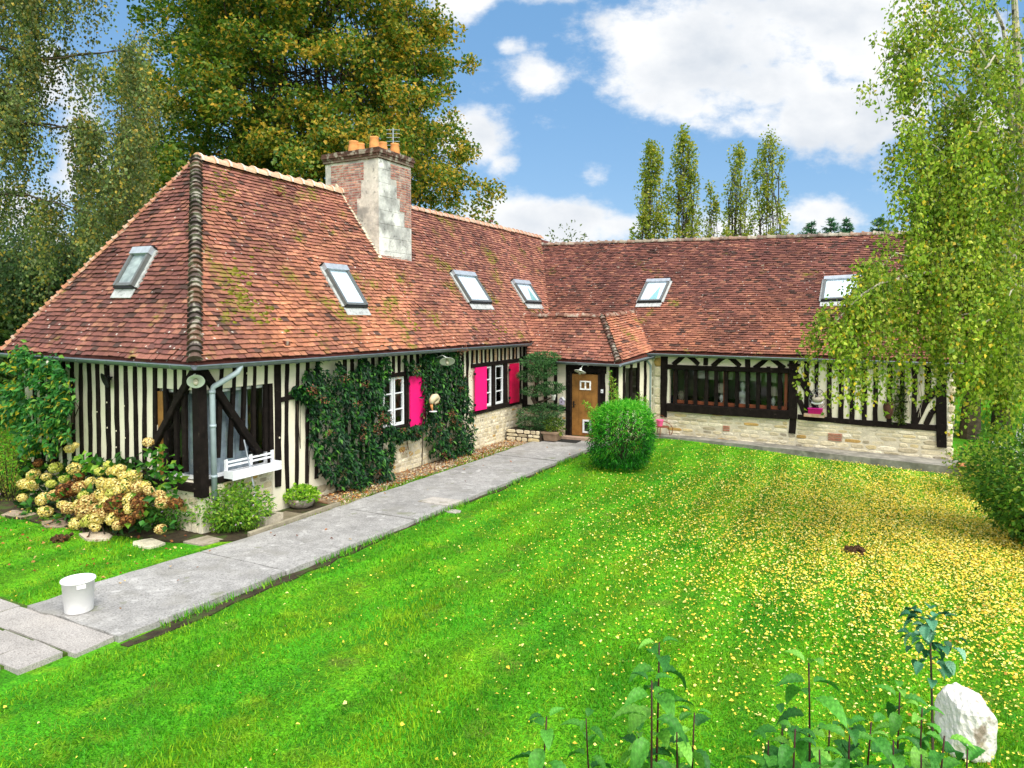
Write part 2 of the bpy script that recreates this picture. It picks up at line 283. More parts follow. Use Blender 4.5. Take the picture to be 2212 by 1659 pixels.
yk = [-3.27, -2.3, -.5, .3, 3.4, 7, 10.9, 11.3, 12.15]; xk = [.82, .78, .95, 1.0, .99, 1.0, 1.02, 1.3, 1.35]; yr_ = [-3.3, 2, 7, 10.9, 11.2, 12.15]; xr_ = [2.70, 2.88, 2.93, 3.0, 3.05, 3.15]
cuts = [-3.28, -.75, 2.35, 5.2, 8.6, 12.15]
for y0, y1 in zip(cuts, cuts[1:]):
    ys = np.linspace(y0+.010, y1-.010, 12); sheet('concrete_path', [(float(np.interp(y, yk, xk)), float(y)) for y in ys[::-1]]+[(float(np.interp(y, yr_, xr_)), float(y)) for y in ys], M['concrete'], -.3, .085+rng.normal(0, .004), jit=.012)
sheet('path_edge_soil', [(2.95, -3.3), (2.78, -3.3), (2.86, 2), (2.9, 7), (2.98, 10.9), (3.06, 10.9), (3.0, 7), (2.95, 2)], M['soil'], -.2, .02, jit=.03)
sheet('apron_path', [tuple(RWP(.2, .02, 0)[:2]), tuple(RWP(9.25, .02, 0)[:2]), tuple(RWP(9.3, 1.05, 0)[:2]), tuple(RWP(4, .62, 0)[:2]), tuple(RWP(.9, .5, 0)[:2]), (3.22, 13.0)], M['apron'], -.3, .215, jit=.02)
mb = MB()
for (ya, yb, xs) in ((-3.76, -3.29, (-1.35, -.7, -.04, .60, 1.28, 2.62)), (-4.26, -3.78, (-1.3, -.66, .0, .62, 1.28, 1.90, 2.48)), (-4.76, -4.28, (-1.3, -.6, .05, .68, 1.25, 1.70, 2.2)), (-5.3, -4.78, (-1.3, -.6, .0, .6, 1.2, 1.92)), (-5.8, -5.32, (-1.3, -.6, .0, .6, 1.2, 1.66))):
    for xa, xb in zip(xs, xs[1:]):
        g = rng.uniform(.86, 1.12); z = (.066 if (xb > 2.5) else .052)+rng.normal(0, .004)
        mb.frame((xa+.012, ya+.012, -.2), (1, rng.normal(0, .012), rng.normal(0, .006)), (rng.normal(0, .012), 1, rng.normal(0, .006)), (0, 0, 1), xb-xa-.020, yb-ya-.010, z+.2, np.array((.385, .36, .335))*g, .007)
sheet('paving_bed', [(-1.6, -3.2), (1.0, -3.2), (2.6, -3.27), (2.46, -3.8), (2.18, -4.3), (1.9, -4.8), (1.6, -5.8), (-1.6, -5.8)], mat('mossy_joint', (.06, .11, .012), .95, noise=[(20, .5, 1.4)]), -.2, .034, jit=.015)
tag(mb.build('paving_slabs', M['paver']), kind='structure')

# ---------------------------------------------------------------- the farmhouse
HOUSE = thing('half_timbered_farmhouse', 'long L-shaped half-timbered house with steep mossy tiled roof and pink shutters', 'house')
EL = np.array
def rubble(fn, a0, a1, b0, b1, mb, hr=(.09, .2), lr=(.14, .45), skip=None, pal=None, d=.02):
    pal = pal or [(222, 210, 178), (232, 222, 196), (205, 192, 160), (190, 178, 150), (214, 196, 150), (170, 160, 140), (228, 220, 200), (196, 160, 96)]
    z = b0
    while z < b1-.03:
        h = min(rng.uniform(*hr), b1-z); h = b1-z if b1-z-h < .05 else h; a = a0
        while a < a1-.02:
            l = min(rng.uniform(*lr)*(.6+h*3), a1-a); l = a1-a if a1-a-l < .07 else l
            cx_, cz_ = a+l/2, z+h/2
            if not (skip and skip(cx_, cz_)):
                g = .009; c = np.array(S(pal[min(len(pal)-1, int(rng.exponential(2.2)))]))*rng.uniform(.85, 1.06); dd = rng.uniform(.4, 1)*d
                n8 = 9; V = []
                for lay, (k, dp) in enumerate(((1, -.02), (1, dd*.55), (.78, dd))):
                    for q in range(n8):
                        t = q*2*math.pi/n8+.3; ex = .62; sx = math.copysign(abs(math.cos(t))**ex, math.cos(t)); sz = math.copysign(abs(math.sin(t))**ex, math.sin(t))
                        if lay == 0: ju = 1+rng.normal(0, .05)
                        if lay == 0: V.append((cx_+sx*(l/2-g)*ju, cz_+sz*(h/2-g)*ju, dp))
                        else: p0 = V[q]; V.append((cx_+(p0[0]-cx_)*k, cz_+(p0[1]-cz_)*k, dp+rng.normal(0, .002)))
                mb.add(np.array([fn(*v) for v in V]), [(i*n8+j, i*n8+(j+1) % n8, (i+1)*n8+(j+1) % n8, (i+1)*n8+j) for i in range(2) for j in range(n8)]+[tuple(2*n8+j for j in range(n8))], c)
            a += l
        z += h
LF = lambda a, b, d: EL((d, a, b))          # left wing front: a along y, b up, d outwards
HF = lambda a, b, d: EL((a, -d, b))         # hip end: a along x
RF = lambda a, b, d: RWP(a, d, b)           # right wing
def panel(mb, fn, a0, a1, b0, b1, th=.16):
    V = [fn(a, b, d) for d in (-th, 0) for b in (b0, b1) for a in (a0, a1)]
    mb.add(np.array(V), [(0, 1, 3, 2), (4, 6, 7, 5), (0, 4, 5, 1), (1, 5, 7, 3), (3, 7, 6, 2), (2, 6, 4, 0)])
wl = MB()
for r in ((.02, 1.66, 2.56, 3.12), (.02, 1.66, 0, .92), (1.66, 5.0, 0, 3.12), (5.0, 5.97, 0, 1.2), (5.0, 5.97, 2.42, 3.12), (5.97, 9.73, 0, 3.12), (9.73, 11.18, 0, 1.2), (9.73, 11.18, 2.42, 3.12), (11.18, 14.2, 0, 3.12)): panel(wl, LF, *r)
for r in ((-5.46, -1.16, 0, 3.12), (-1.16, -.02, 0, .92), (-1.16, -.02, 2.56, 3.12)): panel(wl, HF, *r)
wl.box((-5.46, .16, 0), (-5.3, 20.4, 3.1)); wl.box((-5.3, 20.24, 0), (-.2, 20.4, 3.2))
PF = lambda a, b, d: EL((a, 12.2-d, b)); PS = lambda a, b, d: EL((3.15+d*.87+(a-12.2)*.56, a-d*.49, b))
for r in ((.02, 1.72, 0, 2.6), (1.72, 2.72, 2.14, 2.6), (2.72, 3.13, 0, 2.6)): panel(wl, PF, *r)
for r in ((12.36, 12.6, 0, 2.6), (12.6, 13.1, 0, .95), (12.6, 13.1, 2.3, 2.6), (13.1, 13.75, 0, 2.6)): panel(wl, PS, *r)
for r in ((-.1, 1.38, 0, 2.82), (1.38, 4.96, 0, 1.12), (1.38, 4.96, 2.3, 2.82), (4.96, 8.85, 0, 2.82)): panel(wl, RF, *r)
RB = lambda a, b, d: RWP(a, -8.2+d, b); RE = lambda a, b, d: RWP(8.85+d, a, b)
for r in ((-2, 3.3, 0, 2.8), (3.3, 5.4, 0, .7), (3.3, 5.4, 2.25, 2.8), (5.4, 8.85, 0, 2.8)): panel(wl, RB, *r)
panel(wl, RE, -8.2, -.17, 0, 2.8)
WALL = wl.build('wall', M['plaster'], HOUSE)
fl = MB(); fl.box((-5.3, .2, 0), (-.17, 20.2, .3)); V = [RWP(-2, -.17, .55), RWP(8.7, -.17, .55), RWP(8.7, -8, .55), RWP(-2, -8, .55)]; fl.add(np.array(V), [(0, 1, 2, 3)]); fl.build('floor', M['floor'], HOUSE)

# --- timber frames (each wall's frame is one part)
def X2(px, py): return px/1.80832, py/1.80832
def tl(mb, fn_on, p, q, w, d=.03, **k):
    mb.wob(fn_on(*p), fn_on(*q), w, d, k.pop('n'), TIM, **k)
LN, HN = (1, 0, 0), (0, -1, 0)
def c7(x, y): return X2(600+.36171*x, 1380+.36171*y)
def z1(x, y): return X2(.54250*x, 1300+.54250*y)
oL = lambda px, py: on(px, py, 0, 0.0); oH = lambda px, py: on(px, py, 1, 0.0)
ft = MB()
for (a, ya, b, yb, w) in ((745, 130, 700, 1130, .085), (875, 110, 828, 1130, .085), (995, 110, 960, 1050, .085), (1095, 100, 1080, 1060, .08), (1215, 90, 1210, 1060, .08), (1335, 70, 1340, 1440, .15), (1440, 60, 1440, 1490, .085), (1555, 50, 1540, 1460, .085), (1662, 40, 1648, 1400, .085), (1768, 30, 1755, 1350, .09)):
    P0 = oL(*c7(a, ya)); P1 = oL(*c7(b, yb)); P0[2] = 3.1
    ft.wob(P0, P1, w, .035 if a > 1300 else .02, LN, TIM)
ft.wob((.02, .02, 2.95), oL(*c7(1120, 1075)), .135, .085, LN, TIM)                               # brace of the corner window
ft.wob(oL(*c7(1365, 500)), oL(*c7(1700, 460)), .1, .04, LN, TIM)
ft.wob((0, .1, .90), (0, 1.7, .93), .1, .04, LN, TIM); ft.wob((0, 0, 3.06), (0, 13.6, 3.06), .12, .045, LN, TIM, amp=.004)
yy = 3.72
while yy < 13.5:
    w = rng.uniform(.085, .115)
    if 4.95 < yy < 5.99: ft.wob((0, yy, 3.1), (0, yy+rng.normal(0, .01), 2.5), w, .035, LN, TIM)
    elif 9.0 < yy < 11.9: ft.wob((0, yy, 3.1), (0, yy+rng.normal(0, .01), 2.52), w*.8, .035, LN, TIM)
    else: ft.wob((0, yy, 3.1), (0, yy+rng.normal(0, .02), .55 if yy < 5 else 1.1), w, .035, LN, TIM)
    yy += rng.uniform(.22, .27)
for y0, z0, y1, z1_, w, d in ((4.85, 2.46, 6.1, 2.46, .1, .07), (4.9, 1.15, 6.05, 1.15, .1, .09), (5.94, 1.1, 5.94, 2.5, .1, .05), (9.0, 2.47, 11.95, 2.5, .11, .06), (8.9, 1.12, 12.2, 1.14, .14, .06), (10.27, 1.1, 10.27, 2.5, .14, .06), (11.03, 1.1, 11.03, 2.5, .2, .05), (9.68, 1.1, 9.68, 2.5, .1, .04)):
    ft.wob((0, y0, z0), (0, y1, z1_), w, d, LN, TIM, amp=.006)
ft.box((-.15, 1.585, .93), (.002, 1.668, 2.56), TIM, .004); ft.build('timber_frame', M['timber'], HOUSE)
hp = MB()
for (a, ya, b, yb, w) in ((250, 150, 262, 900, .11), (305, 155, 318, 900, .1), (355, 160, 368, 900, .1), (400, 165, 415, 900, .1), (458, 165, 470, 900, .11), (522, 180, 537, 900, .1), (586, 185, 597, 930, .1), (643, 190, 656, 940, .105), (704, 195, 720, 950, .1), (774, 200, 790, 960, .13), (842, 205, 854, 960, .11), (908, 210, 920, 965, .1), (977, 215, 990, 980, .1), (1046, 220, 1045, 1000, .1), (1122, 225, 1118, 1020, .1), (1190, 230, 1195, 1040, .09), (1262, 235, 1268, 995, .085), (1330, 235, 1332, 1000, .1)):
    P0 = oH(*z1(a, ya)); P1 = oH(*z1(b, yb)); P0[2] = 3.1
    if a < 1100: P1[2] = .78
    hp.wob(P0, P1, w, .035 if a < 1150 else .02, HN, TIM)
hp.wob((-.04, 0, 2.95), oH(*z1(1105, 845)), .125, .085, HN, TIM); hp.wob((-1.35, 0, .82), (-.02, 0, .84), .16, .05, HN, TIM); hp.wob((-5.46, 0, .74), (-1.3, 0, .76), .12, .03, HN, TIM); hp.wob((-5.46, 0, 3.06), (0, 0, 3.06), .1, .045, HN, TIM, amp=.004)
hp.box((-.13, -.05, .68), (.045, .13, 3.1), TIM, .006); hp.build('timber_frame', M['timber'], HOUSE)
rt = MB()
def cz(x, y): return X2(2560+.26221*x, 1370+.26221*y)
def z4(x, y): return X2(2500+.63291*x, 1250+.63291*y)
def rb(p, q, w, d=.04, **k): rt.wob(rwp(*p), rwp(*q), w, d, RN, TIM, **k)
rb(cz(140, 10), cz(128, 985), .21, .05); rb(cz(150, 235), cz(2010, 300), .15, .05, amp=.006); rb(cz(180, 838), cz(1995, 955), .25, .10, amp=.006)
for x in (300, 455, 600, 755, 905, 1055, 1210, 1370, 1525, 1690, 1855): rb(cz(x, 235), cz(x-3, 870), .105, .015)
for ax0, ay0, l, r, fy in ((455, 45, 265, 650, 205), (1065, 65, 850, 1265, 232), (1700, 85, 1475, 1925, 258)):
    rb(cz(ax0+10, ay0-10), cz(l, fy), .135, .034); rb(cz(ax0-10, ay0-10), cz(r, fy), .135, .037)
rb(cz(752, 20), cz(750, 215), .13); rb(cz(1380, 30), cz(1378, 245), .13)
rb(cz(2065, 60), cz(2050, 1010), .23, .07); rb(cz(2055, 1000), z4(938, 700), .19, .03); rb(cz(1975, 216), cz(2160, 216), .06, .09)
rb(z4(975, 598), z4(1850, 668), .15, .05)
for x, w in ((1030, .13), (1093, .11), (1172, .125), (1243, .125), (1312, .125), (1385, .125), (1455, .11), (1540, .13), (1618, .125), (1692, .12)): rb(z4(x, 226), z4(x-3, 605 + (x-1030)*.07), w)
rb(z4(1772, 240), z4(1778, 470), .14); rb(z4(1868, 245), z4(1862, 785), .23, .07)
for pts, w in ((((962, 330), (1045, 455), (1090, 550)), .15), (((965, 455), (995, 520), (1020, 585)), .14), (((1856, 395), (1760, 510), (1695, 640)), .15), (((1856, 520), (1800, 570), (1765, 645)), .13)):
    for a, b in zip(pts, pts[1:]): rb(z4(*a), z4(*b), w, .044, amp=.004)
rt.wob(RWP(.95, 0, 2.78), RWP(8.85, 0, 2.78), .14, .03, RN, TIM, amp=.004)
rt.build('timber_frame', M['timber'], HOUSE)
pt = MB(); PN = (0, -1, 0)
for x, zb, zt, w in ((.12, .95, 2.55, .16), (.52, .95, 2.55, .12), (.85, .95, 2.55, .12), (1.2, .95, 2.55, .12), (1.66, .1, 2.6, .22), (2.78, .1, 2.6, .16), (3.08, .1, 2.6, .14)): pt.wob((x, 12.2, zt), (x, 12.2, zb), w, .035, PN, TIM)
pt.wob((.02, 12.2, .98), (1.6, 12.2, .98), .13, .04, PN, TIM); pt.wob((1.6, 12.2, 2.32), (2.9, 12.2, 2.32), .36, .035, PN, TIM, amp=.003); pt.wob((0, 12.2, 2.56), (3.15, 12.2, 2.56), .1, .045, PN, TIM)
for y in (12.28, 12.55, 12.8, 13.05, 13.3): pt.wob(PS(y, 2.6, 0), PS(y, .5, 0), .1, .035, (.87, -.49, 0), TIM)
pt.build('timber_frame', M['timber'], HOUSE)
# pegs and pale repair dabs on the studs, brick infill above the far window
for k in range(7):
    bk = MB()
    y0 = 9.05+k*.42
    for r in range(9):
        for q in range(2): bk.box((.0, y0+q*.1+.004, 2.56+r*.055), (.012, y0+q*.1+.096, 2.56+r*.055+.043), np.array(S((214, 170, 130)))*rng.uniform(.8, 1.1))
    bk.build('brick_infill', M['brick'], HOUSE)

# --- stone plinths
st = MB()
rubble(LF, .14, 1.6, 0, .86, st, hr=(.08, .16), lr=(.1, .3)); st.build('stone_plinth', M['stone'], HOUSE); st = MB(); rubble(LF, 2.3, 5.0, 0, .62, st, skip=lambda a, b: b > .25+.12*(a-2.3)); rubble(LF, 5.0, 8.7, 0, .98, st, hr=(.08, .17), lr=(.1, .3)); rubble(LF, 8.7, 12.15, 0, 1.05, st, hr=(.07, .14), lr=(.1, .3))
st.build('stone_plinth', M['stone'], HOUSE); st = MB(); rubble(HF, -5.4, -.1, 0, .66, st); st.build('stone_plinth', M['stone'], HOUSE); st = MB(); rubble(PF, .03, 1.55, 0, .92, st); st.build('stone_plinth', M['stone'], HOUSE); st = MB(); rubble(PS, 12.25, 13.6, 0, .5, st)
st.build('stone_plinth', M['stone'], HOUSE)
s2 = MB(); RBK = lambda a, b: any(x0 < a < x1 and z0 < b < z1 for x0, x1, z0, z1 in ((5.95, 6.4, .43, .67), (3.05, 3.3, .45, .62)))
rubble(RF, 1.32, 4.93, .12, 1.0, s2, hr=(.07, .13), lr=(.2, .55), skip=RBK, d=.03); rubble(RF, 5.15, 8.95, .05, 1.0, s2, hr=(.08, .15), lr=(.2, .6), skip=RBK, d=.03); rubble(RF, 4.93, 5.15, .12, .55, s2)
rubble(RF, .88, 1.16, .1, 2.7, s2, hr=(.22, .36), lr=(.28, .29), d=.04); rubble(RF, .06, .88, .1, 2.7, s2, hr=(.18, .34), lr=(.35, .5), pal=[(176, 168, 140), (150, 142, 116), (190, 180, 150), (130, 124, 100)], d=.025); rubble(RE, -.3, .04, 0, 2.75, s2, hr=(.14, .3), lr=(.3, .31), d=.12); rubble(RE, -8, -.3, 0, 2.75, s2, hr=(.2, .3), lr=(.4, .8))
for (a0, a1, b0, n) in ((6.0, 6.35, .45, 4), (3.08, 3.28, .47, 3)):
    for r in range(n): s2.frame(RWP(a0, .035, b0+r*.055), RD, -RN, (0, 0, 1), a1-a0, .05, .034, S((178, 122, 100)), .003)
s2.build('stone_plinth', M['stone'], HOUSE)
for fn_, off_, r_ in ((LF, .008, (4.6, 12.15, 0, 1.02)), (LF, .008, (.14, 1.62, 0, .88)), (RF, .012, (1.3, 8.9, 0, 1.0)), (HF, .008, (-5.4, -.1, 0, .68)), (RF, .012, (0, .9, 0, 2.75))): mm = MB(); panel(mm, lambda a, b, d: fn_(a, b, d+off_), *r_, .004); mm.build('mortar_bed', M['mortar'], HOUSE)

# --- roofs
def pick(pal, wts, n): return np.array([S(p) for p in pal])[rng.choice(len(pal), n, p=np.array(wts)/sum(wts))]
def tile_face(name, PL0, PL1, PR0, PR1, pal, mt, parent, e=.104, w=.172, holes=()):
    PL0, PL1, PR0, PR1 = [np.asarray(p, float) for p in (PL0, PL1, PR0, PR1)]
    dr = PR0-PL0; dr /= np.linalg.norm(dr); upv = (PL1+PR1)/2-(PL0+PR0)/2; upv -= dr*(upv@dr); sl = np.linalg.norm(upv); upv /= sl; nr = np.cross(dr, upv); nr = nr if nr[2] > 0 else -nr
    n = int(round(sl/e)); Vs, Cs = [], []
    for k in range(n):
        v = k/n; a = PL0+(PL1-PL0)*v; b = PR0+(PR1-PR0)*v; la, lb = (a-PL0)@dr, (b-PL0)@dr; d_ab = b-a; Lw = lb-la
        if Lw < .05: continue
        s = np.arange(math.floor(la/w)-1, math.ceil(lb/w)+1)*w+(w/2 if k % 2 else 0)+rng.normal(0, .006, math.ceil(lb/w)+1-math.floor(la/w)+1)
        s0 = np.clip(s, la, lb); s1 = np.clip(s+w-.004, la, lb); ok = s1-s0 > .025; s0, s1 = s0[ok], s1[ok]
        m = len(s0); base = lambda q: a+np.outer((q-la)/Lw, d_ab)
        sag = .02*np.sin(s0*.9+k*.05)[:, None]*nr*0+.012*np.sin(s0*1.7+v*4)[:, None]*nr
        lift = np.abs(rng.normal(0, .006, m))[:, None]*nr; rag = rng.normal(0, .008, (m, 1))*upv; tw = rng.normal(0, .004, (m, 1))*nr
        lo, hi = -.012*upv, e*1.75*upv
        A0, A1 = base(s0)+sag, base(s1)+sag
        h0, h1, th = .052*nr, .002*nr, .017*nr
        Vs.append(np.stack([A0+lo+rag+h0+lift+tw-th, A1+lo+rag+h0+lift-tw-th, A0+lo+rag+h0+lift+tw, A1+lo+rag+h0+lift-tw, A0+hi+h1, A1+hi+h1], 1))
        ctr = (A0+A1)/2; Cs.append(pal(ctr, v, m))
    V = np.concatenate(Vs); C = np.concatenate(Cs); T = len(V)
    if len(holes):
        ctr = V[:, 2:4].mean(1)+.05*upv; keep = np.ones(T, bool)
        for h in holes: keep &= ~h(ctr)
        V, C = V[keep], C[keep]; T = len(V)
    b = (np.arange(T)*6)[:, None, None]; Fq = (b+np.array([[2, 3, 5, 4], [0, 1, 3, 2], [0, 2, 4, 4], [1, 5, 3, 3]])[None]).astype(np.int32)
    F1 = Fq[:, :2].reshape(-1, 4)
    return mesh_obj(name, V.reshape(-1, 3), F1, mt, parent, np.repeat(C, 2, 0)), nr
def palette(main, wts, warm=None, dark=.05, seed=0, bright=1.0):
    def fn(P, v, m):
        c = pick(main, wts, m); f = .5+.5*np.sin(P[:, 0]*1.9+P[:, 1]*1.3+seed)*np.sin(P[:, 1]*.7-P[:, 2]*1.1+seed*2); f = np.clip(f+rng.normal(0, .18, m), 0, 1)[:, None]
        if warm is not None: wv = np.broadcast_to(warm(P, v), m)[:, None]; c = c*(1-.75*wv*f)+np.array(S((222, 146, 100)))*(.75*wv*f)
        c = c*(.86+.28*f); d = rng.random(m) < dark; c[d] = np.array(S((80, 64, 60)))*rng.uniform(.8, 1.3, (d.sum(), 1))
        c = c*np.array((1.0, .97, .91))*.95+c.mean(1, keepdims=True)*.05*np.array((1.02, .98, 1.0)); sr = .5+.5*np.sin(P[:, 1]*2.3+P[:, 0]*2.9+seed)*np.sin(P[:, 1]*5.1+P[:, 0]*.7); c = c*(.84+.3*sr[:, None])   # rain streaks running down the slope
        return (c*.85+c.mean(0)*.15)*rng.uniform(.9, 1.1, (m, 1))*bright*.84
    return fn
MAIN = [(172, 116, 98), (158, 103, 91), (144, 92, 84), (128, 81, 77), (186, 132, 108), (108, 73, 71)]
APX = EL((-2.73, 2.21, 7.24)); E0 = EL((.25, -.25, 3.08)); EH = EL((-5.71, -.25, 3.16)); VB = EL((.25, 13.85, 3.08)); VT = EL((-2.73, 19.15, 7.24))
R0, R1, R2, R3 = EL((.32, 13.68, 2.84)), EL((12.25, 12.72, 2.76)), EL((12.62, 17.2, 6.42)), EL((-2.62, 18.85, 6.9))
PK = EL((2.42, 13.0, 3.88)); PE = EL((3.35, 12.0, 2.52)); PWL = EL((-.34, 13.0, 3.9)); PW0 = EL((.28, 12.0, 2.6)); PR_ = EL((2.85, 14.9, 4.02)); PE2 = EL((4.0, 13.42, 2.80))
dk = MB(); dn_ = EL((0, 0, -.03))
for q in ((E0, VB, VT, APX), (EH, E0, APX), (R0, R1, R2, R3), (PW0, PE, PK, PWL), (PE, PE2, PR_, PK), (EL((-5.71, -.25, 3.1)), APX, VT, EL((-5.71, 20.6, 3.1))), (VT, EL((-2.73, 20.6, 7.2)), EL((-5.71, 20.6, 3.1))), (EL((.25, 13.6, 3.08)), EL((.25, 20.6, 3.08)), EL((-2.73, 20.6, 7.2)), VT), (R3, R2, RWP(9.6, -8.5, 2.7), RWP(-3, -8.5, 2.7)), (EL((-2.73, 20.6, 7.2)), EL((.25, 20.6, 3.08)), EL((-5.71, 20.6, 3.1)))):
    q = [np.asarray(p)+dn_ for p in q]; V = np.array(q+[p+EL((0, 0, -.07)) for p in q]); n = len(q); dk.add(V, [tuple(range(n)), tuple(range(2*n-1, n-1, -1))]+[(i, (i+1) % n, n+(i+1) % n, n+i) for i in range(n)], S((96, 52, 44)))
gb = MB()
ROOF = dk.build('roof', M['tile2'], HOUSE)
warmL = lambda P, v: np.clip(1.15-v*1.1, 0, 1)*np.clip(1.25-P[:, 1]/9, .25, 1)
tile_face('roof_tiles', E0, APX, VB, VT, palette(MAIN, (3, 3, 2.5, 2, 1.6, .8), warmL, .035, 1), M['tile'], ROOF)
tile_face('roof_tiles', EH, APX, E0, APX, palette(MAIN, (1.2, 3, 3, 3, .5, 1), None, .05, 2, .88), M['tile2'], ROOF)
tile_face('roof_tiles', R0, R3, R1, R2, palette(MAIN, (1.2, 2.6, 3, 3.4, .5, 2), lambda P, v: np.clip(.6-v, 0, 1), .06, 3, .86), M['tile2'], ROOF, w=.18)
tile_face('roof_tiles', PW0, PWL, PE, PK, palette(MAIN, (1.5, 3, 3, 2, .8, .8), lambda P, v: np.full(len(P), .3), .05, 4, 1.0), M['tile2'], ROOF)
tile_face('roof_tiles', PE, PK, PE2, PR_, palette(MAIN, (2, 3, 2, 2, 1.5, .6), lambda P, v: np.full(len(P), .6), .04, 5), M['tile'], ROOF)
def caps(name, p, q, r, step, pal, mat_, parent, up, lift=.03, flare=1.18, collar=None, n=9, arc=math.pi):
    p, q, up = [np.asarray(a, float) for a in (p, q, up)]; t = q-p; Lg = np.linalg.norm(t); t /= Lg; up = up-t*(up@t); up /= np.linalg.norm(up); sd_ = np.cross(t, up); mb = MB(); k = 0.0
    while k < Lg-.03:
        l = min(step*1.12, Lg-k+.05); c = np.array(S(pal[rng.integers(len(pal))]))*rng.uniform(.85, 1.15); j = rng.normal(0, .006); prof = [(0, r*flare), (l*.16, r*flare*.97), (l*.2, r*1.02), (l, r*.92)]; V = []
        for (x, rr) in prof:
            for i in range(n):
                a = -arc/2+arc*i/(n-1); V.append(p+t*(k+x)+up*(math.cos(a)*rr+lift-r*.55+j+.012*(1-x/l))+sd_*(math.sin(a)*rr))
        ci = len(V); V.append(p+t*k+up*(lift-r*.5)); Fs = [(a*n+i, a*n+i+1, (a+1)*n+i+1, (a+1)*n+i) for a in range(3) for i in range(n-1)]
        b0 = len(mb.f); mb.add(np.array(V), Fs+[(ci, i+1, i) for i in range(n-1)], c)
        if collar: 
            for i in range(2*(n-1)): mb.c[b0+i] = tuple(np.array(S(collar))*rng.uniform(.9, 1.05))
        k += step
    return mb.build(name, mat_, parent, smooth=False)
caps('ridge_tiles', APX, EL((-2.73, 6.9, 7.22)), .15, .37, [(218, 166, 136), (214, 174, 146), (206, 156, 128)], M['ridge'], ROOF, (0, 0, 1), collar=(226, 216, 200), lift=.06)
caps('ridge_tiles', EL((-2.73, 8.1, 7.22)), VT, .13, .34, [(200, 154, 130), (190, 148, 128), (206, 168, 144)], M['ridge'], ROOF, (0, 0, 1), collar=(208, 186, 168), lift=.05)
caps('hip_tiles', E0, APX, .105, .128, [(92, 74, 66), (78, 66, 62), (110, 84, 70), (70, 60, 58)], M['ridge'], ROOF, (.5, -.6, .6), flare=1.3, lift=.075)
caps('hip_tiles', EH, APX, .085, .16, [(166, 116, 90), (174, 126, 98), (156, 106, 82)], M['ridge'], ROOF, (-.6, -.5, .6), flare=1.25, lift=.03)
caps('ridge_tiles', R3+EL((.1, 0, 0)), R2, .11, .33, [(126, 104, 92), (110, 96, 88), (140, 112, 96), (150, 140, 124)], M['ridge'], ROOF, (0, 0, 1), flare=1.25, lift=.05)
caps('ridge_tiles', PWL, PK+EL((.05, 0, 0)), .1, .3, [(132, 84, 70), (116, 80, 68), (140, 108, 92)], M['ridge'], ROOF, (0, 0, 1), lift=.05)
caps('ridge_tiles', PK+EL((0, .1, 0)), PR_, .1, .3, [(132, 84, 70), (116, 80, 68), (140, 108, 92)], M['ridge'], ROOF, (0, 0, 1), lift=.05)
caps('hip_tiles', PE, PK, .085, .125, [(84, 62, 56), (70, 58, 54), (104, 76, 66)], M['ridge'], ROOF, (.4, -.4, .7), flare=1.3, lift=.06)
# moss cushions on the tiles
def onplane(px, py, A, B, C):
    n = np.cross(B-A, C-A); v = ray(px, py); return CAM+v*(((A-CAM)@n)/(v@n))
mo = MB(); UPL = np.cross(VB-E0, APX-E0); UPL /= np.linalg.norm(UPL); UPL = UPL if UPL[2] > 0 else -UPL
for (px, py, n, sx, sy) in ((470, 385, 46, 18, 14), (482, 418, 36, 18, 14), (465, 450, 12, 10, 12), (640, 390, 10, 40, 5), (560, 372, 12, 40, 5), (700, 412, 10, 40, 5), (520, 460, 10, 20, 12), (560, 545, 12, 18, 10), (510, 610, 40, 26, 26), (530, 660, 40, 34, 12), (505, 705, 26, 30, 8), (575, 690, 10, 10, 8), (850, 590, 8, 10, 10), (885, 690, 14, 8, 18), (800, 672, 6, 8, 3), (1065, 675, 14, 6, 14), (1085, 700, 16, 10, 14), (1100, 725, 8, 10, 8), (755, 600, 8, 5, 10), (1040, 620, 8, 4, 12), (1170, 672, 8, 8, 3), (700, 745, 6, 60, 4), (640, 720, 6, 60, 8), (900, 640, 6, 30, 20), (960, 560, 8, 30, 20)):
    for _ in range(n):
        p = onplane(px+rng.normal(0, sx), py+rng.normal(0, sy), E0, VB, APX)+UPL*.03
        if p[2] > 7.2 or p[2] < 3.1: continue
        r = rng.uniform(.03, .075); c = np.array((.24, .23, .015))*rng.uniform(.6, 1.3); u = np.array((0, 1., 0)); w = np.cross(UPL, u)
        V = [p+u*(math.cos(a)*r*rng.uniform(.7, 1.5))+w*(math.sin(a)*r*rng.uniform(.6, 1.1)) for a in np.arange(7)*.9]; V.append(p+UPL*r*.55); mo.add(np.array(V), [(i, (i+1) % 7, 7) for i in range(7)], c)
tag(mo.build('moss', M['leaf'], ROOF), kind='stuff')

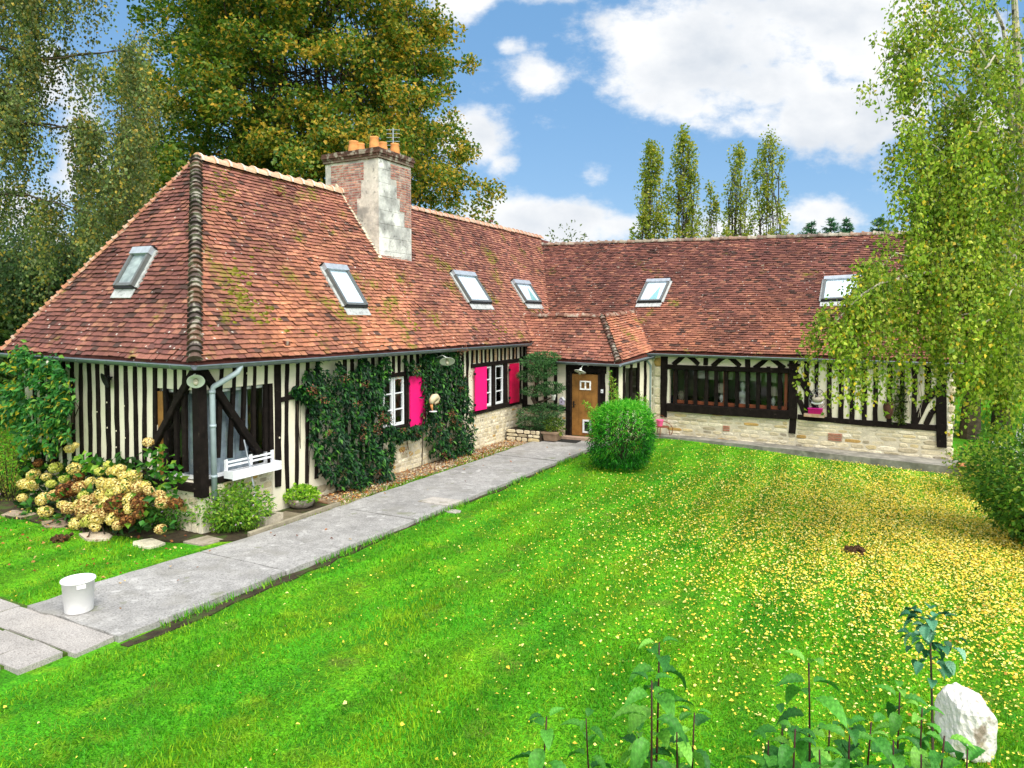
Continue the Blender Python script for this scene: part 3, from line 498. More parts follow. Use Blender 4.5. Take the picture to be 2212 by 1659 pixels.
# --- gutters and downpipes
def gutter(pts, r=.075):
    pts = np.asarray(pts, float); mb = MB(); n = 8
    for a, b in zip(pts, pts[1:]):
        t = (b-a)/np.linalg.norm(b-a); sd_ = np.cross(t, (0, 0, 1.)); sd_ /= np.linalg.norm(sd_); V = []
        for p in (a, b):
            for rr in (r, r-.006):
                for i in range(n+1):
                    an = math.pi*i/n; V.append(p+sd_*(math.cos(an)*rr)-EL((0, 0, 1))*math.sin(an)*rr)
        m = n+1; Fs = [(i, i+1, 2*m+i+1, 2*m+i) for i in range(n)]+[(m+i, 3*m+i, 3*m+i+1, m+i+1) for i in range(n)]
        mb.add(np.array(V), Fs); mb.tube([a+sd_*r, b+sd_*r], .012, 6); mb.tube([a-sd_*r, b-sd_*r], .008, 5)
        k = .5
        while k < np.linalg.norm(b-a):
            c = a+t*k; mb.tube([c+sd_*math.cos(x)*(r+.006)-EL((0, 0, 1))*math.sin(x)*(r+.006) for x in np.linspace(0, math.pi, 7)], .009, 4); k += .9
    return mb.build('gutter', M['zinc'], HOUSE)
gutter([(-6.1, -.33, 3.10), (.33, -.33, 3.02), (.33, 12.1, 3.02)]); gutter([RWP(.3, 1.22-.0, 2.72)+RN*0-RN*.22, RWP(9.35, 1.0, 2.69)]) if False else gutter([RWP(.45, .36, 2.74), RWP(9.25, .36, 2.70)])
gutter([(.3, 11.93, 2.5), (3.43, 11.93, 2.45), (4.05, 13.25, 2.66)])
dp = MB(); dp.tube([(.34, .62, 2.98), (.33, .55, 2.86), (.2, .32, 2.70), (.10, .22, 2.62), (.09, .2, 2.52), (.09, .2, .62)], .05, 10)
for z in (2.5, 1.9, 1.0): dp.tube([(.09, .2, z), (.09, .2, z+.05)], .058, 10)
dp.build('downpipe', M['pipe'], HOUSE, True)
d2 = MB(); d2.tube([RWP(.7, .34, 2.66), RWP(.72, .2, 2.5), RWP(.78, .08, 2.35), RWP(.78, .08, .4)], .045, 10); d2.build('downpipe', M['pipe'], HOUSE, True)

# --- chimney
CX0, CX1, CY0, CY1 = -3.25, -1.42, 6.72, 8.15
ch = MB()
def blocks(fn, a0, a1f, z0, z1, hh, ll, stn):
    z = z0; r = 0
    while z < z1-.02:
        h = min(hh, z1-z); a = a0; a1 = a1f(z+h/2); r += 1
        if a1-a0 > .03:
            k = max(1, round(abs(a1-a0)/ll)); cuts = np.linspace(a0, a1, k+1); cuts[1:-1] += rng.normal(0, ll*.15, k-1)
            if r % 2 and k > 2: cuts[1:-1] += ll*.25
            for u, w in zip(cuts, cuts[1:]):
                c = stn(); V = [fn(x, y, d) for d in (-.02, .012) for y in (z+.004, z+h-.004) for x in (u+.003, w-.003)]
                ch_.add(np.array(V), [(4, 6, 7, 5), (0, 4, 5, 1), (1, 5, 7, 3), (3, 7, 6, 2), (2, 6, 4, 0)], c)
        z += h
FX = lambda a, b, d: EL((CX1+d, a, b)); FY = lambda a, b, d: EL((a, CY0-d, b))
stc = lambda: np.array(S((228, 228, 225)))*rng.uniform(.85, 1.08); brc = lambda: np.array(S([(178, 120, 106), (162, 104, 94), (192, 136, 118), (142, 94, 88)][rng.integers(4)]))*rng.uniform(.85, 1.1)
ch.box((CX0, CY0, 4.6), (CX1, CY1, 8.04), S((214, 208, 198))); CHIM = ch.build('chimney', M['chim'], HOUSE)
yb = lambda z: 8.14 if z < 6.35 else 7.82 if z < 6.75 else 7.62 if z < 7.1 else 7.48 if z < 7.6 else 7.22
xb = lambda z: -3.2 if z < 6.6 else -2.12 if z < 7.0 else -1.98 if z < 7.5 else -1.88
ch_ = MB(); blocks(FX, CY0+.002, yb, 4.9, 8.03, .36, .5, stc); blocks(FY, CX1-.002, xb, 4.9, 8.03, .36, .5, stc); ch_.build('stone_quoins', M['chim'], CHIM)
ch_ = MB(); ch2 = MB()
for z in np.arange(6.35, 7.98, .068):
    for (a, b, fn, tgt) in ((yb(z+.034)+.01, CY1-.01, FX, ch_), (-3.05 if z > 7.35 else CX0, xb(z+.034)-.02, FY, ch2)):
        while a < b-.02:
            l = min(.21 if rng.random() < .7 else .1, b-a); c = brc()
            V = [fn(x, y, d) for d in (-.01, .01) for y in (z+.008, z+.054) for x in (a+.008, a+l-.008)]; tgt.add(np.array(V), [(4, 6, 7, 5), (0, 4, 5, 1), (1, 5, 7, 3), (3, 7, 6, 2), (2, 6, 4, 0)], c); a += l
ch_.build('brick_panel', M['brick'], CHIM); ch2.build('brick_panel', M['brick'], CHIM)
cp = MB()
for k, (o_, z) in enumerate(((.03, 8.04), (.06, 8.105), (.085, 8.17), (.07, 8.24))):
    for (u0, u1, fx) in ((CX0-o_, CX1+o_, 0), (CY0-o_, CY1+o_, 1)):
        a = u0
        while a < u1-.03:
            l = min(.2, u1-a); c = np.array(S((92, 66, 56)))*rng.uniform(.6, 1.15)
            if fx == 0: cp.box((a+.003, CY0-o_, z), (a+l-.003, CY0+.2, z+.062), c, .004)
            else: cp.box((CX1-.2, a+.003, z), (CX1+o_+.002, a+l-.003, z+.060), c, .004)
            a += l
cp.box((CX0-.05, CY0-.04, 8.05), (CX1+.05, CY1+.06, 8.29), S((120, 104, 92))); cp.build('chimney_cap', M['ridge'], CHIM)
for i, (px, py, h, r) in enumerate(((753, 310, .40, .15), (779, 314, .33, .125), (800, 304, .44, .14), (827, 314, .37, .135), (853, 320, .42, .14))):
    p = gp(px, py, 8.5); p[0] = np.clip(p[0], CX0+.15, CX1-.16); p[1] = np.clip(p[1], CY0+.15, CY1-.12); m_ = MB(); h *= .8; m_.lathe([(r, 0), (r*1.02, .03), (r*.93, h*.5), (r*.80, h-.05), (r*.86, h-.03), (r*.84, h), (r*.7, h), (r*.7, h-.2)], (p[0], p[1], 8.28), 18); m_.build('chimney_pot', M['clay'], CHIM, True)
fl_ = MB(); fl_.frame((CX1-.02, CY0-.02, 5.40), (0, 1, 0), (.583, 0, -.812), (.812, 0, .583), CY1-CY0+.06, .22, .012); fl_.build('flashing', M['lead'], CHIM)
mf = MB()
for k in range(10):
    x0 = CX1-.0-k*.145; z_ = 3.08+(.25-x0)*1.396; mf.frame((x0, CY0-.07, z_-.02), (-.583, 0, .812), (0, 1, 0), (.812, 0, .583), .255, .1, .07, S((176, 172, 160)), .008)
mf.build('mortar_fillet', M['mortar'], CHIM)

# --- skylights
def skylight(c, ux, uy, w, h, lit='blind', tilt_blind=0, apron=.2):
    ux = np.asarray(ux)/np.linalg.norm(ux); uy = np.asarray(uy)/np.linalg.norm(uy); un = np.cross(ux, uy); c = np.asarray(c, float)
    b = lambda mb, x0, x1, y0, y1, n0, n1, col=(1, 1, 1): mb.frame(c+ux*x0+uy*y0+un*n0, ux, uy, un, x1-x0, y1-y0, n1-n0, col)
    m = MB(); t = .065; b(m, -w/2, -w/2+t, -h/2, h/2, -.02, .085); b(m, w/2-t, w/2, -h/2, h/2, -.02, .085); b(m, -w/2+t, w/2-t, -h/2, -h/2+t, -.02, .07); f = m.build('skylight', M['alu'], HOUSE)
    m = MB(); b(m, -w/2-.01, w/2+.01, h/2-.13, h/2+.03, -.02, .105); m.build('hood', M['lead'], f)
    m = MB(); b(m, -w/2-.03, w/2+.03, h/2+.03, h/2+.06, -.06, .07); m.build('rain_strip', M['black'], f); m = MB(); b(m, -w/2-.012, w/2+.012, -h/2-.035, -h/2, -.06, .05); m.build('rain_strip', M['black'], f)
    m = MB(); m.add(np.array([c+ux*x+uy*y+un*.06 for x, y in ((-w/2+t, -h/2+t), (w/2-t, -h/2+t), (w/2-t, h/2-.13), (-w/2+t, h/2-.13))]), [(0, 1, 2, 3)]); m.build('pane', M['glassb'], f)
    m = MB(); m.add(np.array([c+ux*x+uy*y+un*.035 for x, y in ((-w/2+t, -h/2+t), (w/2-t, -h/2+t), (w/2-t, h/2-.13), (-w/2+t, h/2-.13))]), [(0, 1, 2, 3)]); m.build('blind', M['blind' if lit != 'grey' else 'blind3'], f)
    if lit == 'sail':
        m = MB(); m.add(np.array([c+ux*x+uy*y+un*.045 for x, y in ((-w*.05, -h/2+t+.02), (w*.28, -h/2+t+.02), (w*.2, h*.22))]), [(0, 1, 2)]); m.build('blind', M['blind2'], f)
    m = MB(); b(m, -w/2-.03, w/2+.03, -h/2-.035-apron, -h/2-.035, -.03, -.012); m.build('flashing', M['lead2'], f)
    for x_ in (-w/2-.07, w/2): m = MB(); b(m, x_, x_+.07, -h/2, h/2, -.06, .0); m.build('flashing', M['lead2'], f)
M['blind3'] = mat('grey_blind', (.42, .44, .40), .8, noise=[(7, .6, 1.3)]); M['lead2'] = mat('pale_apron', (.46, .48, .48), .7, noise=[(9, .75, 1.1)], noise2=(12, .58, .66, (.10, .10, .10), .6))
def onpatch(px, py):   # the right slope is slightly twisted: meet it where it is
    g = np.linspace(0, 1, 400); u, v = np.meshgrid(g, g); pts = (R0*(1-u[..., None])+R1*u[..., None])*(1-v[..., None])+(R3*(1-u[..., None])+R2*u[..., None])*v[..., None]; d = unit_(ray(px, py)); w = pts-CAM; t = w@d; e = ((w-t[..., None]*d)**2).sum(-1); return pts.reshape(-1, 3)[e.argmin()]
def unit_(v): return v/np.linalg.norm(v)
def sky_px(corn, A, B, C, wmin=.0, **k):
    P = [onplane(px, py, A, B, C) if A is not R0 else onpatch(px, py) for px, py in corn]
    if A is R0: A, B, C = P[3], P[2], P[0]
    ux = B-A; ux = ux/np.linalg.norm(ux); n = np.cross(B-A, C-A); n /= np.linalg.norm(n); n = n if n[2] > 0 else -n; uy = np.cross(n, ux); uy = uy if uy[2] > 0 else -uy
    if np.cross(ux, uy)@n < 0: ux = -ux
    c = sum(P)/4; w = (abs((P[1]-P[0])@ux)+abs((P[2]-P[3])@ux))/2; h = (abs((P[0]-P[3])@uy)+abs((P[1]-P[2])@uy))/2
    skylight(c+n*.085, ux, uy, w, h, **k)
sky_px(((694, 582), (742, 584), (783, 666), (738, 667)), E0, VB, APX)
sky_px(((972, 592), (1020, 598), (1053, 657), (1010, 658)), E0, VB, APX)
sky_px(((1104, 612), (1137, 614), (1162, 657), (1130, 657)), E0, VB, APX, lit='sail')
sky_px(((297, 547), (341, 547), (298, 624), (263, 627)), EH, E0, APX, lit='grey')
SKR = True
sky_px(((1397, 612), (1446, 612), (1433, 656), (1384, 657)), R0, R1, R2, lit='sail')
sky_px(((1783, 607), (1862, 605), (1853, 652), (1775, 655)), R0, R1, R2)
# roof vent tiles
for (px, py, pl_) in ((617, 745, (E0, VB, APX)), (1050, 735, (E0, VB, APX)), (600, 422, (E0, VB, APX)), (1060, 480, (E0, VB, APX)), (880, 620, (E0, VB, APX)), (1338, 580, (R0, R1, R2)), (1650, 577, (R0, R1, R2)), (1475, 737, (R0, R1, R2))):
    vt = MB(); p = onplane(px, py, *pl_); vt.frame(p+EL((-.07, -.07, .0)), (1, 0, 0), (0, 1, 0), (0, 0, 1), .14, .14, .08, S((110, 60, 48)), .01); vt.build('vent_tile', M['ridge'], ROOF)

# --- windows, shutters, door
def casement(fn, a0, a1, b0, b1, rows, d=-.05, t=.05):
    m = MB(); 
    def bx(x0, x1, y0, y1, d0, d1): 
        V = [fn(a, b, dd) for dd in (d0, d1) for b in (y0, y1) for a in (x0, x1)]; m.add(np.array(V), [(0, 1, 3, 2), (4, 6, 7, 5), (0, 4, 5, 1), (1, 5, 7, 3), (3, 7, 6, 2), (2, 6, 4, 0)])
    bx(a0, a0+t, b0, b1, d, d+.05); bx(a1-t, a1, b0, b1, d, d+.05); bx(a0+t, a1-t, b0, b0+t*1.3, d, d+.052); bx(a0+t, a1-t, b1-t, b1, d, d+.052)
    for k in range(1, rows): z = b0+(b1-b0)*k/rows; bx(a0+t, a1-t, z-.014, z+.014, d+.005, d+.045)
    w = m.build('window', M['white'], HOUSE); m = MB(); m.add(np.array([fn(a, b, d+.015) for a, b in ((a0+t, b0+t), (a1-t, b0+t), (a1-t, b1-t), (a0+t, b1-t))]), [(0, 1, 2, 3)]); m.build('pane', M['glass'], w)
    return w
casement(LF, 5.05, 5.42, 1.22, 2.4, 3); casement(LF, 5.46, 5.86, 1.22, 2.4, 3); casement(LF, 9.76, 10.17, 1.22, 2.4, 3); casement(LF, 10.42, 10.9, 1.22, 2.4, 3)
def shutter(y0, y1, z0, z1, x, mt, rot=0):
    m = MB(); m.box((x, y0, z0), (x+.03, y1, z1), jit=.002)
    s = m.build('shutter', mt, HOUSE)
    for z in (z0+.18, z1-.18): h = MB(); h.box((x-.01, y0-.05, z-.03), (x+.034, y0+.03, z+.03)); h.build('hinge', M['black'], s)
    return s
shutter(5.985, 6.62, 1.12, 2.39, .07, M['pink']); shutter(9.10, 9.74, 1.17, 2.42, .075, M['pink']); shutter(11.19, 11.8, 1.17, 2.41, .07, M['pink_shaded'])['label'] = 'darker pink shutter in the shade of the porch'
# corner glazing behind the bare studs
w = casement(LF, .14, 1.58, .95, 2.54, 1, d=-.14); w2 = casement(HF, -1.12, -.14, .95, 2.54, 1, d=-.14)
cu_ = MB(); yy = np.linspace(.16, 1.2, 60); V = np.concatenate([np.stack([-.2+.02*np.sin(yy*38), yy, np.full(60, z)], 1) for z in (1.0, 2.5)]); cu_.add(V, [(i, i+1, 61+i, 60+i) for i in range(59)])
xx = np.linspace(-.72, -.2, 40); V = np.concatenate([np.stack([xx, .2+.02*np.sin(xx*40), np.full(40, z)], 1) for z in (1.0, 2.5)]); cu_.add(V, [(i, i+1, 41+i, 40+i) for i in range(39)])
cu_.build('curtain', M['curtain'], w)
m = MB(); m.box((-1.13, .0, .95), (-.98, .06, 2.5)); m.build('wooden_shutter', M['oak'], HOUSE)
# big window of the right wing
m = MB()
for a0, a1, b0, b1 in ((1.5, 1.57, 1.2, 2.3), (4.80, 4.88, 1.2, 2.3), (1.57, 4.80, 1.2, 1.30), (3.05, 3.10, 1.3, 2.3)):
    m.frame(RWP(a0, -.12, b0), RD, RN, (0, 0, 1), a1-a0, .06, b1-b0)
BW = m.build('window', M['redwood'], HOUSE); m = MB(); m.add(np.array([RWP(a, -.09, b) for a, b in ((1.57, 1.3), (4.8, 1.3), (4.8, 2.3), (1.57, 2.3))]), [(0, 1, 2, 3)]); m.build('pane', M['glass'], BW)
m = MB()
for k, a in enumerate(np.arange(2.1, 4.7, .42)): m.frame(RWP(a, -.3, 1.98-.02*(k % 2)), RD, RN, (0, 0, 1), .32, .005, .3)
m.build('curtain', mat('net_curtain', (.6, .6, .52), .9, trans=.4), BW)
# door
m = MB()
for k in range(4): m.box((1.79+k*.216, 12.14, .18), (1.79+(k+1)*.216-.004, 12.19, 2.1))
DOOR = m.build('door', M['oak'], HOUSE)
m = MB(); m.box((2.06, 12.115, 1.62), (2.42, 12.145, 1.66)); m.box((2.06, 12.115, 1.86), (2.42, 12.145, 1.9)); m.box((2.06, 12.115, 1.66), (2.1, 12.145, 1.86)); m.box((2.38, 12.115, 1.66), (2.42, 12.145, 1.86)); m.box((2.22, 12.115, 1.66), (2.26, 12.145, 1.86)); m.build('door_window', M['timber'], DOOR)
m = MB(); m.add(EL([(2.1, 12.137, 1.66), (2.38, 12.137, 1.66), (2.38, 12.137, 1.86), (2.1, 12.137, 1.86)]), [(0, 1, 2, 3)]); m.build('pane', M['glass'], DOOR)
m = MB(); m.box((2.16, 12.11, .28), (2.44, 12.142, .33)); m.box((2.16, 12.11, .64), (2.44, 12.142, .69)); m.box((2.16, 12.11, .33), (2.21, 12.142, .64)); m.box((2.39, 12.11, .33), (2.44, 12.142, .64)); m.build('cat_flap', M['white'], DOOR)
m = MB(); m.add(EL([(2.21, 12.136, .33), (2.39, 12.136, .33), (2.39, 12.136, .64), (2.21, 12.136, .64)]), [(0, 1, 2, 3)]); m.build('flap_panel', M['black'], DOOR)
m = MB(); m.box((1.83, 12.12, 1.05), (1.87, 12.14, 1.25)); m.tube([(1.85, 12.12, 1.15), (1.85, 12.07, 1.15), (1.95, 12.07, 1.15)], .012, 6); m.build('handle', M['black'], DOOR)
m = MB()
for a in ((1.72, 12.12, .1), (2.655, 12.12, .1)): m.box(a, (a[0]+.07, 12.2, 2.14), (.02, .014, .012))
m.build('door_frame', M['timber'], HOUSE)
# side window of the porch
m = MB(); m.add(EL([PS(12.6, .95, -.07), PS(13.1, .95, -.07), PS(13.1, 2.3, -.07), PS(12.6, 2.3, -.07)]), [(0, 1, 2, 3)]); m.build('window', M['glass'], HOUSE)
# far chimney of the right wing
m = MB(); c_ = at(2052, 470, 22.5)
for r in range(30):
    for k in range(3): m.box((c_[0]-.35+k*.235, c_[1]-.25, 5.6+r*.066), (c_[0]-.12+k*.235, c_[1]+.25, 5.6+r*.066+.056), brc())
m.box((c_[0]-.34, c_[1]-.24, 5.4), (c_[0]+.34, c_[1]+.24, 7.62), S((170, 150, 130))); m.box((c_[0]-.42, c_[1]-.32, 7.58), (c_[0]+.42, c_[1]+.32, 7.72), S((110, 80, 66))); FCH = m.build('chimney', M['brick'], HOUSE)
m = MB(); m.lathe([(.14, 0), (.13, .02), (.11, .33), (.12, .36)], (c_[0], c_[1], 7.72), 16); m.build('chimney_pot', M['clay'], FCH, True)
m = MB(); m.add(EL([R1+EL((-.4, 0, -.1)), R2+EL((-.4, 0, -.1)), RWP(8.9, -8.3, 2.7)]), [(0, 1, 2)]); m.build('gable', M['plaster'], HOUSE)
# ---------------------------------------------------------------- vegetation helpers
def unit(v): return v/(np.linalg.norm(v, axis=-1, keepdims=True)+1e-9)
def rdir(n, bias=(0, 0, 0)): return unit(rng.normal(0, 1, (n, 3))+np.asarray(bias))
def pcol(pal, n, wts=None, j=.15):
    c = np.array([S(p) for p in pal]); w = np.ones(len(pal)) if wts is None else np.array(wts, float)
    return c[rng.choice(len(pal), n, p=w/w.sum())]*rng.uniform(1-j, 1+j, (n, 1))
def leaf_quads(P, A, Nv, Ln, Wd, fold=.12):
    """kite-shaped leaves: base P, axis A, face normal N"""
    A = unit(A); Wv = unit(np.cross(A, Nv)); Nn = np.cross(Wv, A); Ln = np.broadcast_to(Ln, len(P))[:, None]; Wd = np.broadcast_to(Wd, len(P))[:, None]
    mid = P+A*Ln*.42+Nn*Ln*fold
    return np.stack([P, mid+Wv*Wd*.5, P+A*Ln-Nn*Ln*fold*.6, mid-Wv*Wd*.5], 1)
def leaves_obj(name, Q, C, mt, parent):
    Q = np.concatenate(Q) if isinstance(Q, list) else Q; C = np.concatenate(C) if isinstance(C, list) else C
    return mesh_obj(name, Q.reshape(-1, 3), np.arange(len(Q)*4, dtype=np.int32).reshape(-1, 4), mt, parent, C)
def bez(a, b, c, n=8):
    t = np.linspace(0, 1, n)[:, None]; a, b, c = [np.asarray(q, float) for q in (a, b, c)]; return (1-t)**2*a+2*t*(1-t)*b+t*t*c
LIN = [(84, 120, 36), (108, 136, 40), (66, 100, 32), (152, 152, 48), (192, 164, 54), (214, 174, 58)]

def broadleaf(name, label, base, prof, zs, nlimb, nclus, per, ls, pal, wts, warm=None, group=None, clr=.75, trunk_r=.4, z_fork=4, cat='tree', mt='leaf', inner=.5, cz=.7):
    t = thing(name, label, cat, base, group=group); tr = MB(); base = np.asarray(base, float); top = zs[-1]
    R = lambda z: np.interp(z, zs, prof)
    tr.tube([base+EL((0, 0, -.2)), base+EL((0, 0, z_fork*.5)), base+EL((.1, 0, z_fork))], [trunk_r*1.25, trunk_r, trunk_r*.85], 9)
    tips = []
    for i in range(nlimb):
        a = i*2.4+rng.normal(0, .3); z1 = rng.uniform(zs[0]+.25*(top-zs[0]), top*.93); rr = R(z1)*rng.uniform(.25, .75); e = base+EL((math.cos(a)*rr, math.sin(a)*rr, z1))
        pts = bez(base+EL((0, 0, z_fork*rng.uniform(.6, 1))), base+EL((math.cos(a)*rr*.75, math.sin(a)*rr*.75, z_fork+(z1-z_fork)*.35)), e, 9); pts[1:-1] += rng.normal(0, .08, (7, 3)); tr.tube(pts, np.linspace(trunk_r*.28, .02, 9), 5, cap=False); tips.append(pts)
    Q, C = [], []
    for k in range(nclus):
        z = rng.uniform(zs[0], zs[-1]); a = rng.uniform(0, 2*math.pi); f = rng.uniform(inner, 1.0)**.6; bump = 1+.04*math.sin(3*a+z*.7)+.05*math.sin(7*a-z*1.3)+rng.normal(0, .04)
        r = R(z)*f*bump; c = base+EL((math.cos(a)*r, math.sin(a)*r, z)); cr = clr*rng.uniform(.6, 1.35); m = int(per*rng.uniform(.5, 1.4)*(cr/clr)**1.5)
        off = rng.normal(0, 1, (m, 3)); off = unit(off)*(rng.random((m, 1))**.5)*cr*EL((1, 1, cz)); P = c+off
        out = unit(c-base-EL((0, 0, (zs[0]+zs[-1])*.4)))
        A = rdir(m, out*.8+EL((0, 0, -.3))); Nn = rdir(m, EL((0, 0, .9))+out*.5); L_ = ls*rng.uniform(.7, 1.3, m)
        Q.append(leaf_quads(P, A, Nn, L_, L_*.75)); ww = np.array(wts, float)
        if warm is not None: ww = ww*warm(c, f)
        ww = ww*rng.uniform(.3, 1.7, len(ww)); C.append(pcol(pal, m, ww))
        if k % 3 == 0 and f < .97:
            lp = tips[rng.integers(len(tips))]; s = lp[np.argmin(((lp-c)**2).sum(1))]; tr.tube([s, (s+c)/2+rng.normal(0, .1, 3), c], [.04, .03, .012], 4, cap=False)
    tr.build('trunk', M['bark'], t); leaves_obj('crown', Q, C, M[mt], t)
    inv(t, *t.children); return t
def weeper(name, label, base, limbs, pal, wts, ls, nstrand, slen, per_m, bark='bark', trunk=None, group=None, sway=.06, cluster=.10, cat='tree', fill=0, groups=0):
    """tree whose twigs hang: limbs are world polylines, strands hang from their outer half"""
    t = thing(name, label, cat, base, group=group); tr = MB(); tw = MB(); Q, C = [], []
    if trunk is not None: tr.tube(trunk[0], trunk[1], 9)
    for pts, r0, wt, sl in limbs:
        pts = np.asarray(pts, float); d = np.concatenate([[0], np.cumsum(np.linalg.norm(np.diff(pts, axis=0), axis=1))]); tt = np.linspace(0, d[-1], 14); cur = np.stack([np.interp(tt, d, pts[:, k]) for k in range(3)], 1); cur[1:-1] += rng.normal(0, .04, (12, 3)); tr.tube(cur, np.linspace(r0, .008, 14), 5, cap=False)
        gf = np.linspace(.25, 1, groups)+rng.normal(0, .04, groups) if groups else None; gl = rng.uniform(.55, 1.25, groups) if groups else None
        for k in range(int(nstrand*wt)):
            f = rng.uniform(.12, 1); gi = 0
            if groups: gi = rng.integers(groups); f = np.clip(gf[gi]+rng.normal(0, .03), .05, 1)
            p = EL([np.interp(f*d[-1], tt, cur[:, q]) for q in range(3)])
            p = p+rng.normal(0, 1, 3)*(EL((.35, .35, .16))*(1+.5*fill) if not groups else EL((.13, .13, .2))); ln = slen*sl*rng.uniform(.35, 1.15)*(.6+.5*f)*(gl[gi] if groups else 1)
            n = 7; u = np.linspace(0, 1, n); dv = rng.normal(0, 1, 2); dv /= np.linalg.norm(dv); spread = rng.uniform(.1, .5)*min(1, ln)
            s = np.stack([p[0]+dv[0]*spread*np.sin(u*1.5), p[1]+dv[1]*spread*np.sin(u*1.5), p[2]+.12*np.sin(u*3)*ln*.5-ln*u**1.35], 1)+np.cumsum(rng.normal(0, sway*.25, (n, 3)), 0)
            tw.tube(s, np.linspace(.0035, .0015, n), 3, cap=False)
            m = max(3, int(per_m*ln*rng.uniform(.6, 1.3))); q = rng.random(m); P = np.stack([np.interp(q, u, s[:, k]) for k in range(3)], 1)+rng.normal(0, cluster, (m, 3))
            A = rdir(m, (0, 0, -1.6)); Nn = rdir(m, (0, 0, .2)); L_ = ls*rng.uniform(.65, 1.25, m); Q.append(leaf_quads(P, A, Nn, L_, L_*.8)); ww = np.array(wts)*rng.uniform(.2, 1.8, len(wts)); C.append(pcol(pal, m, ww)*rng.uniform(.58, 1.2))
    tr.build('trunk', M[bark], t); tw.build('twigs', M['bark'], t); leaves_obj('crown', Q, C, M['leaf'], t); inv(t, *t.children); return t
def bush(name, label, c, rad, n, ls, asp, pal, wts, cat='bush', mt='leaf', droop=-.2, group=None, lumps=9, shell=.55, stems=14, power=2.0, part='foliage', jit=.12, tip=None, taper=0):
    t = thing(name, label, cat, (c[0], c[1], c[2]-rad[2]), group=group); c = np.asarray(c, float); rad = np.asarray(rad, float); g = c-EL((0, 0, rad[2])); D = rdir(n)
    B = rdir(lumps); amp = rng.uniform(.08, .26, lumps); r = 1+jit*0+sum(a*np.clip((D@b-.6)/.4, 0, 1) for a, b in zip(amp, B))-.08
    k = (np.abs(D)**power).sum(1)**(-1/power); f = (shell+(1-shell)*rng.random(n)**.7)*r*k; P = c+D*rad*f[:, None]+rng.normal(0, ls*.3, (n, 3)); P[:, 2] = np.maximum(P[:, 2], g[2]+.01); P[:, :2] = c[:2]+(P[:, :2]-c[:2])*(1-taper+taper*np.clip((P[:, 2]-g[2])/(1.2*rad[2]), 0, 1))[:, None]
    A = unit(D*1.0+rng.normal(0, .6, (n, 3))+EL((0, 0, droop))); Nn = unit(D*.6+rng.normal(0, .5, (n, 3))+EL((0, 0, .6))); L_ = ls*rng.uniform(.65, 1.3, n)
    col = pcol(pal, n, wts)
    if tip is not None: kk = rng.random(n) < np.clip((P[:, 2]-g[2])/(2*rad[2])*1.5-.55, 0, .9); col[kk] = pcol(tip, kk.sum())
    s = MB()
    for i in range(stems):
        d = rdir(1, (0, 0, .5))[0]; e = c+d*rad*.85; s.tube(bez(g+EL((d[0]*.1*rad[0], d[1]*.1*rad[1], -.02)), g+(e-g)*.5+EL((0, 0, .15*rad[2])), e, 6), np.linspace(.014, .004, 6)*max(1, rad[2]), 4, cap=False)
    s.build('stem', M['bark'], t); leaves_obj(part, leaf_quads(P, A, Nn, L_, L_*asp), col, M[mt], t); inv(t, *t.children); return t

# ---------------------------------------------------------------- trees behind the house
def wpos(px, Z): p = at(px, HZ, Z); return EL((p[0], p[1], 0))
lb = wpos(660, 36)
def warm_l(c, f):
    side = np.clip(((c-lb)@RV)/9+.3, 0, 1); return np.array([1.4-f*.7, 1.2-.3*f, 1.7-f*1.1, .9+side, .5+1.5*side*f, .3+1.4*side*f])
broadleaf('linden_tree', 'huge rounded linden tree turning yellow behind the ridge and chimney', lb, (7.6, 8.9, 8.9, 8.2, 7.0, 6.0, 3.8, .3), (4.2, 7, 10, 14, 18.5, 22, 26, 29), 30, 1650, 190, .185, LIN, (2.2, 2, 2.0, 1.2, .9, .6), warm_l, clr=.85, trunk_r=.45, z_fork=3.5, inner=.25)
POP = [(144, 160, 54), (118, 140, 46), (172, 172, 64), (190, 180, 76), (150, 164, 62)]
for i, (px, py, w, lab) in enumerate(((1403, 312, 62, 'columnar poplar leftmost of the row behind the ridge'), (1473, 288, 62, 'tall yellowish poplar second from the left of the row'), (1533, 398, 30, 'shortest slim poplar in the middle of the row'), (1588, 318, 54, 'thin see-through poplar left of the densest one'), (1655, 292, 72, 'tallest dense poplar at the right end of the row'))):
    Z = 58+i*.8; H = HC+(HZ-py)/F*Z; w_ = w/F*Z/2
    broadleaf('poplar_tree', lab, wpos(px, Z), (w_*1.2, w_*1.3, w_*1.3, w_*1.1, w_*.75, w_*.15), (3.5, H*.45, H*.6, H*.8, H*.92, H*.98), 16, 270 if w > 40 else 90, 27 if i != 3 else 15, .22, POP, (2, 1.6, 1.5, .8, 1.5), group='poplars behind the right roof', clr=.34, trunk_r=.16, z_fork=2.5, inner=.08, cz=2.6)
for i, (px, py) in enumerate(((1435, 480), (1505, 490), (1563, 500), (1690, 470))):
    Z = 57; H = HC+(HZ-py)/F*Z; broadleaf('young_poplar', ['small poplar sapling between the first two tall poplars', 'small poplar sapling right of the second tall poplar', 'small poplar sapling left of the see-through poplar', 'small poplar sapling at the right foot of the tallest poplar'][i], wpos(px, Z), (.5, .8, .6, .1), (4, H*.6, H*.85, H), 5, 24, 26, .25, POP, (2, 1, 2, 1.5, 1.5), group='poplar saplings behind the ridge', clr=.5, trunk_r=.1, z_fork=3)
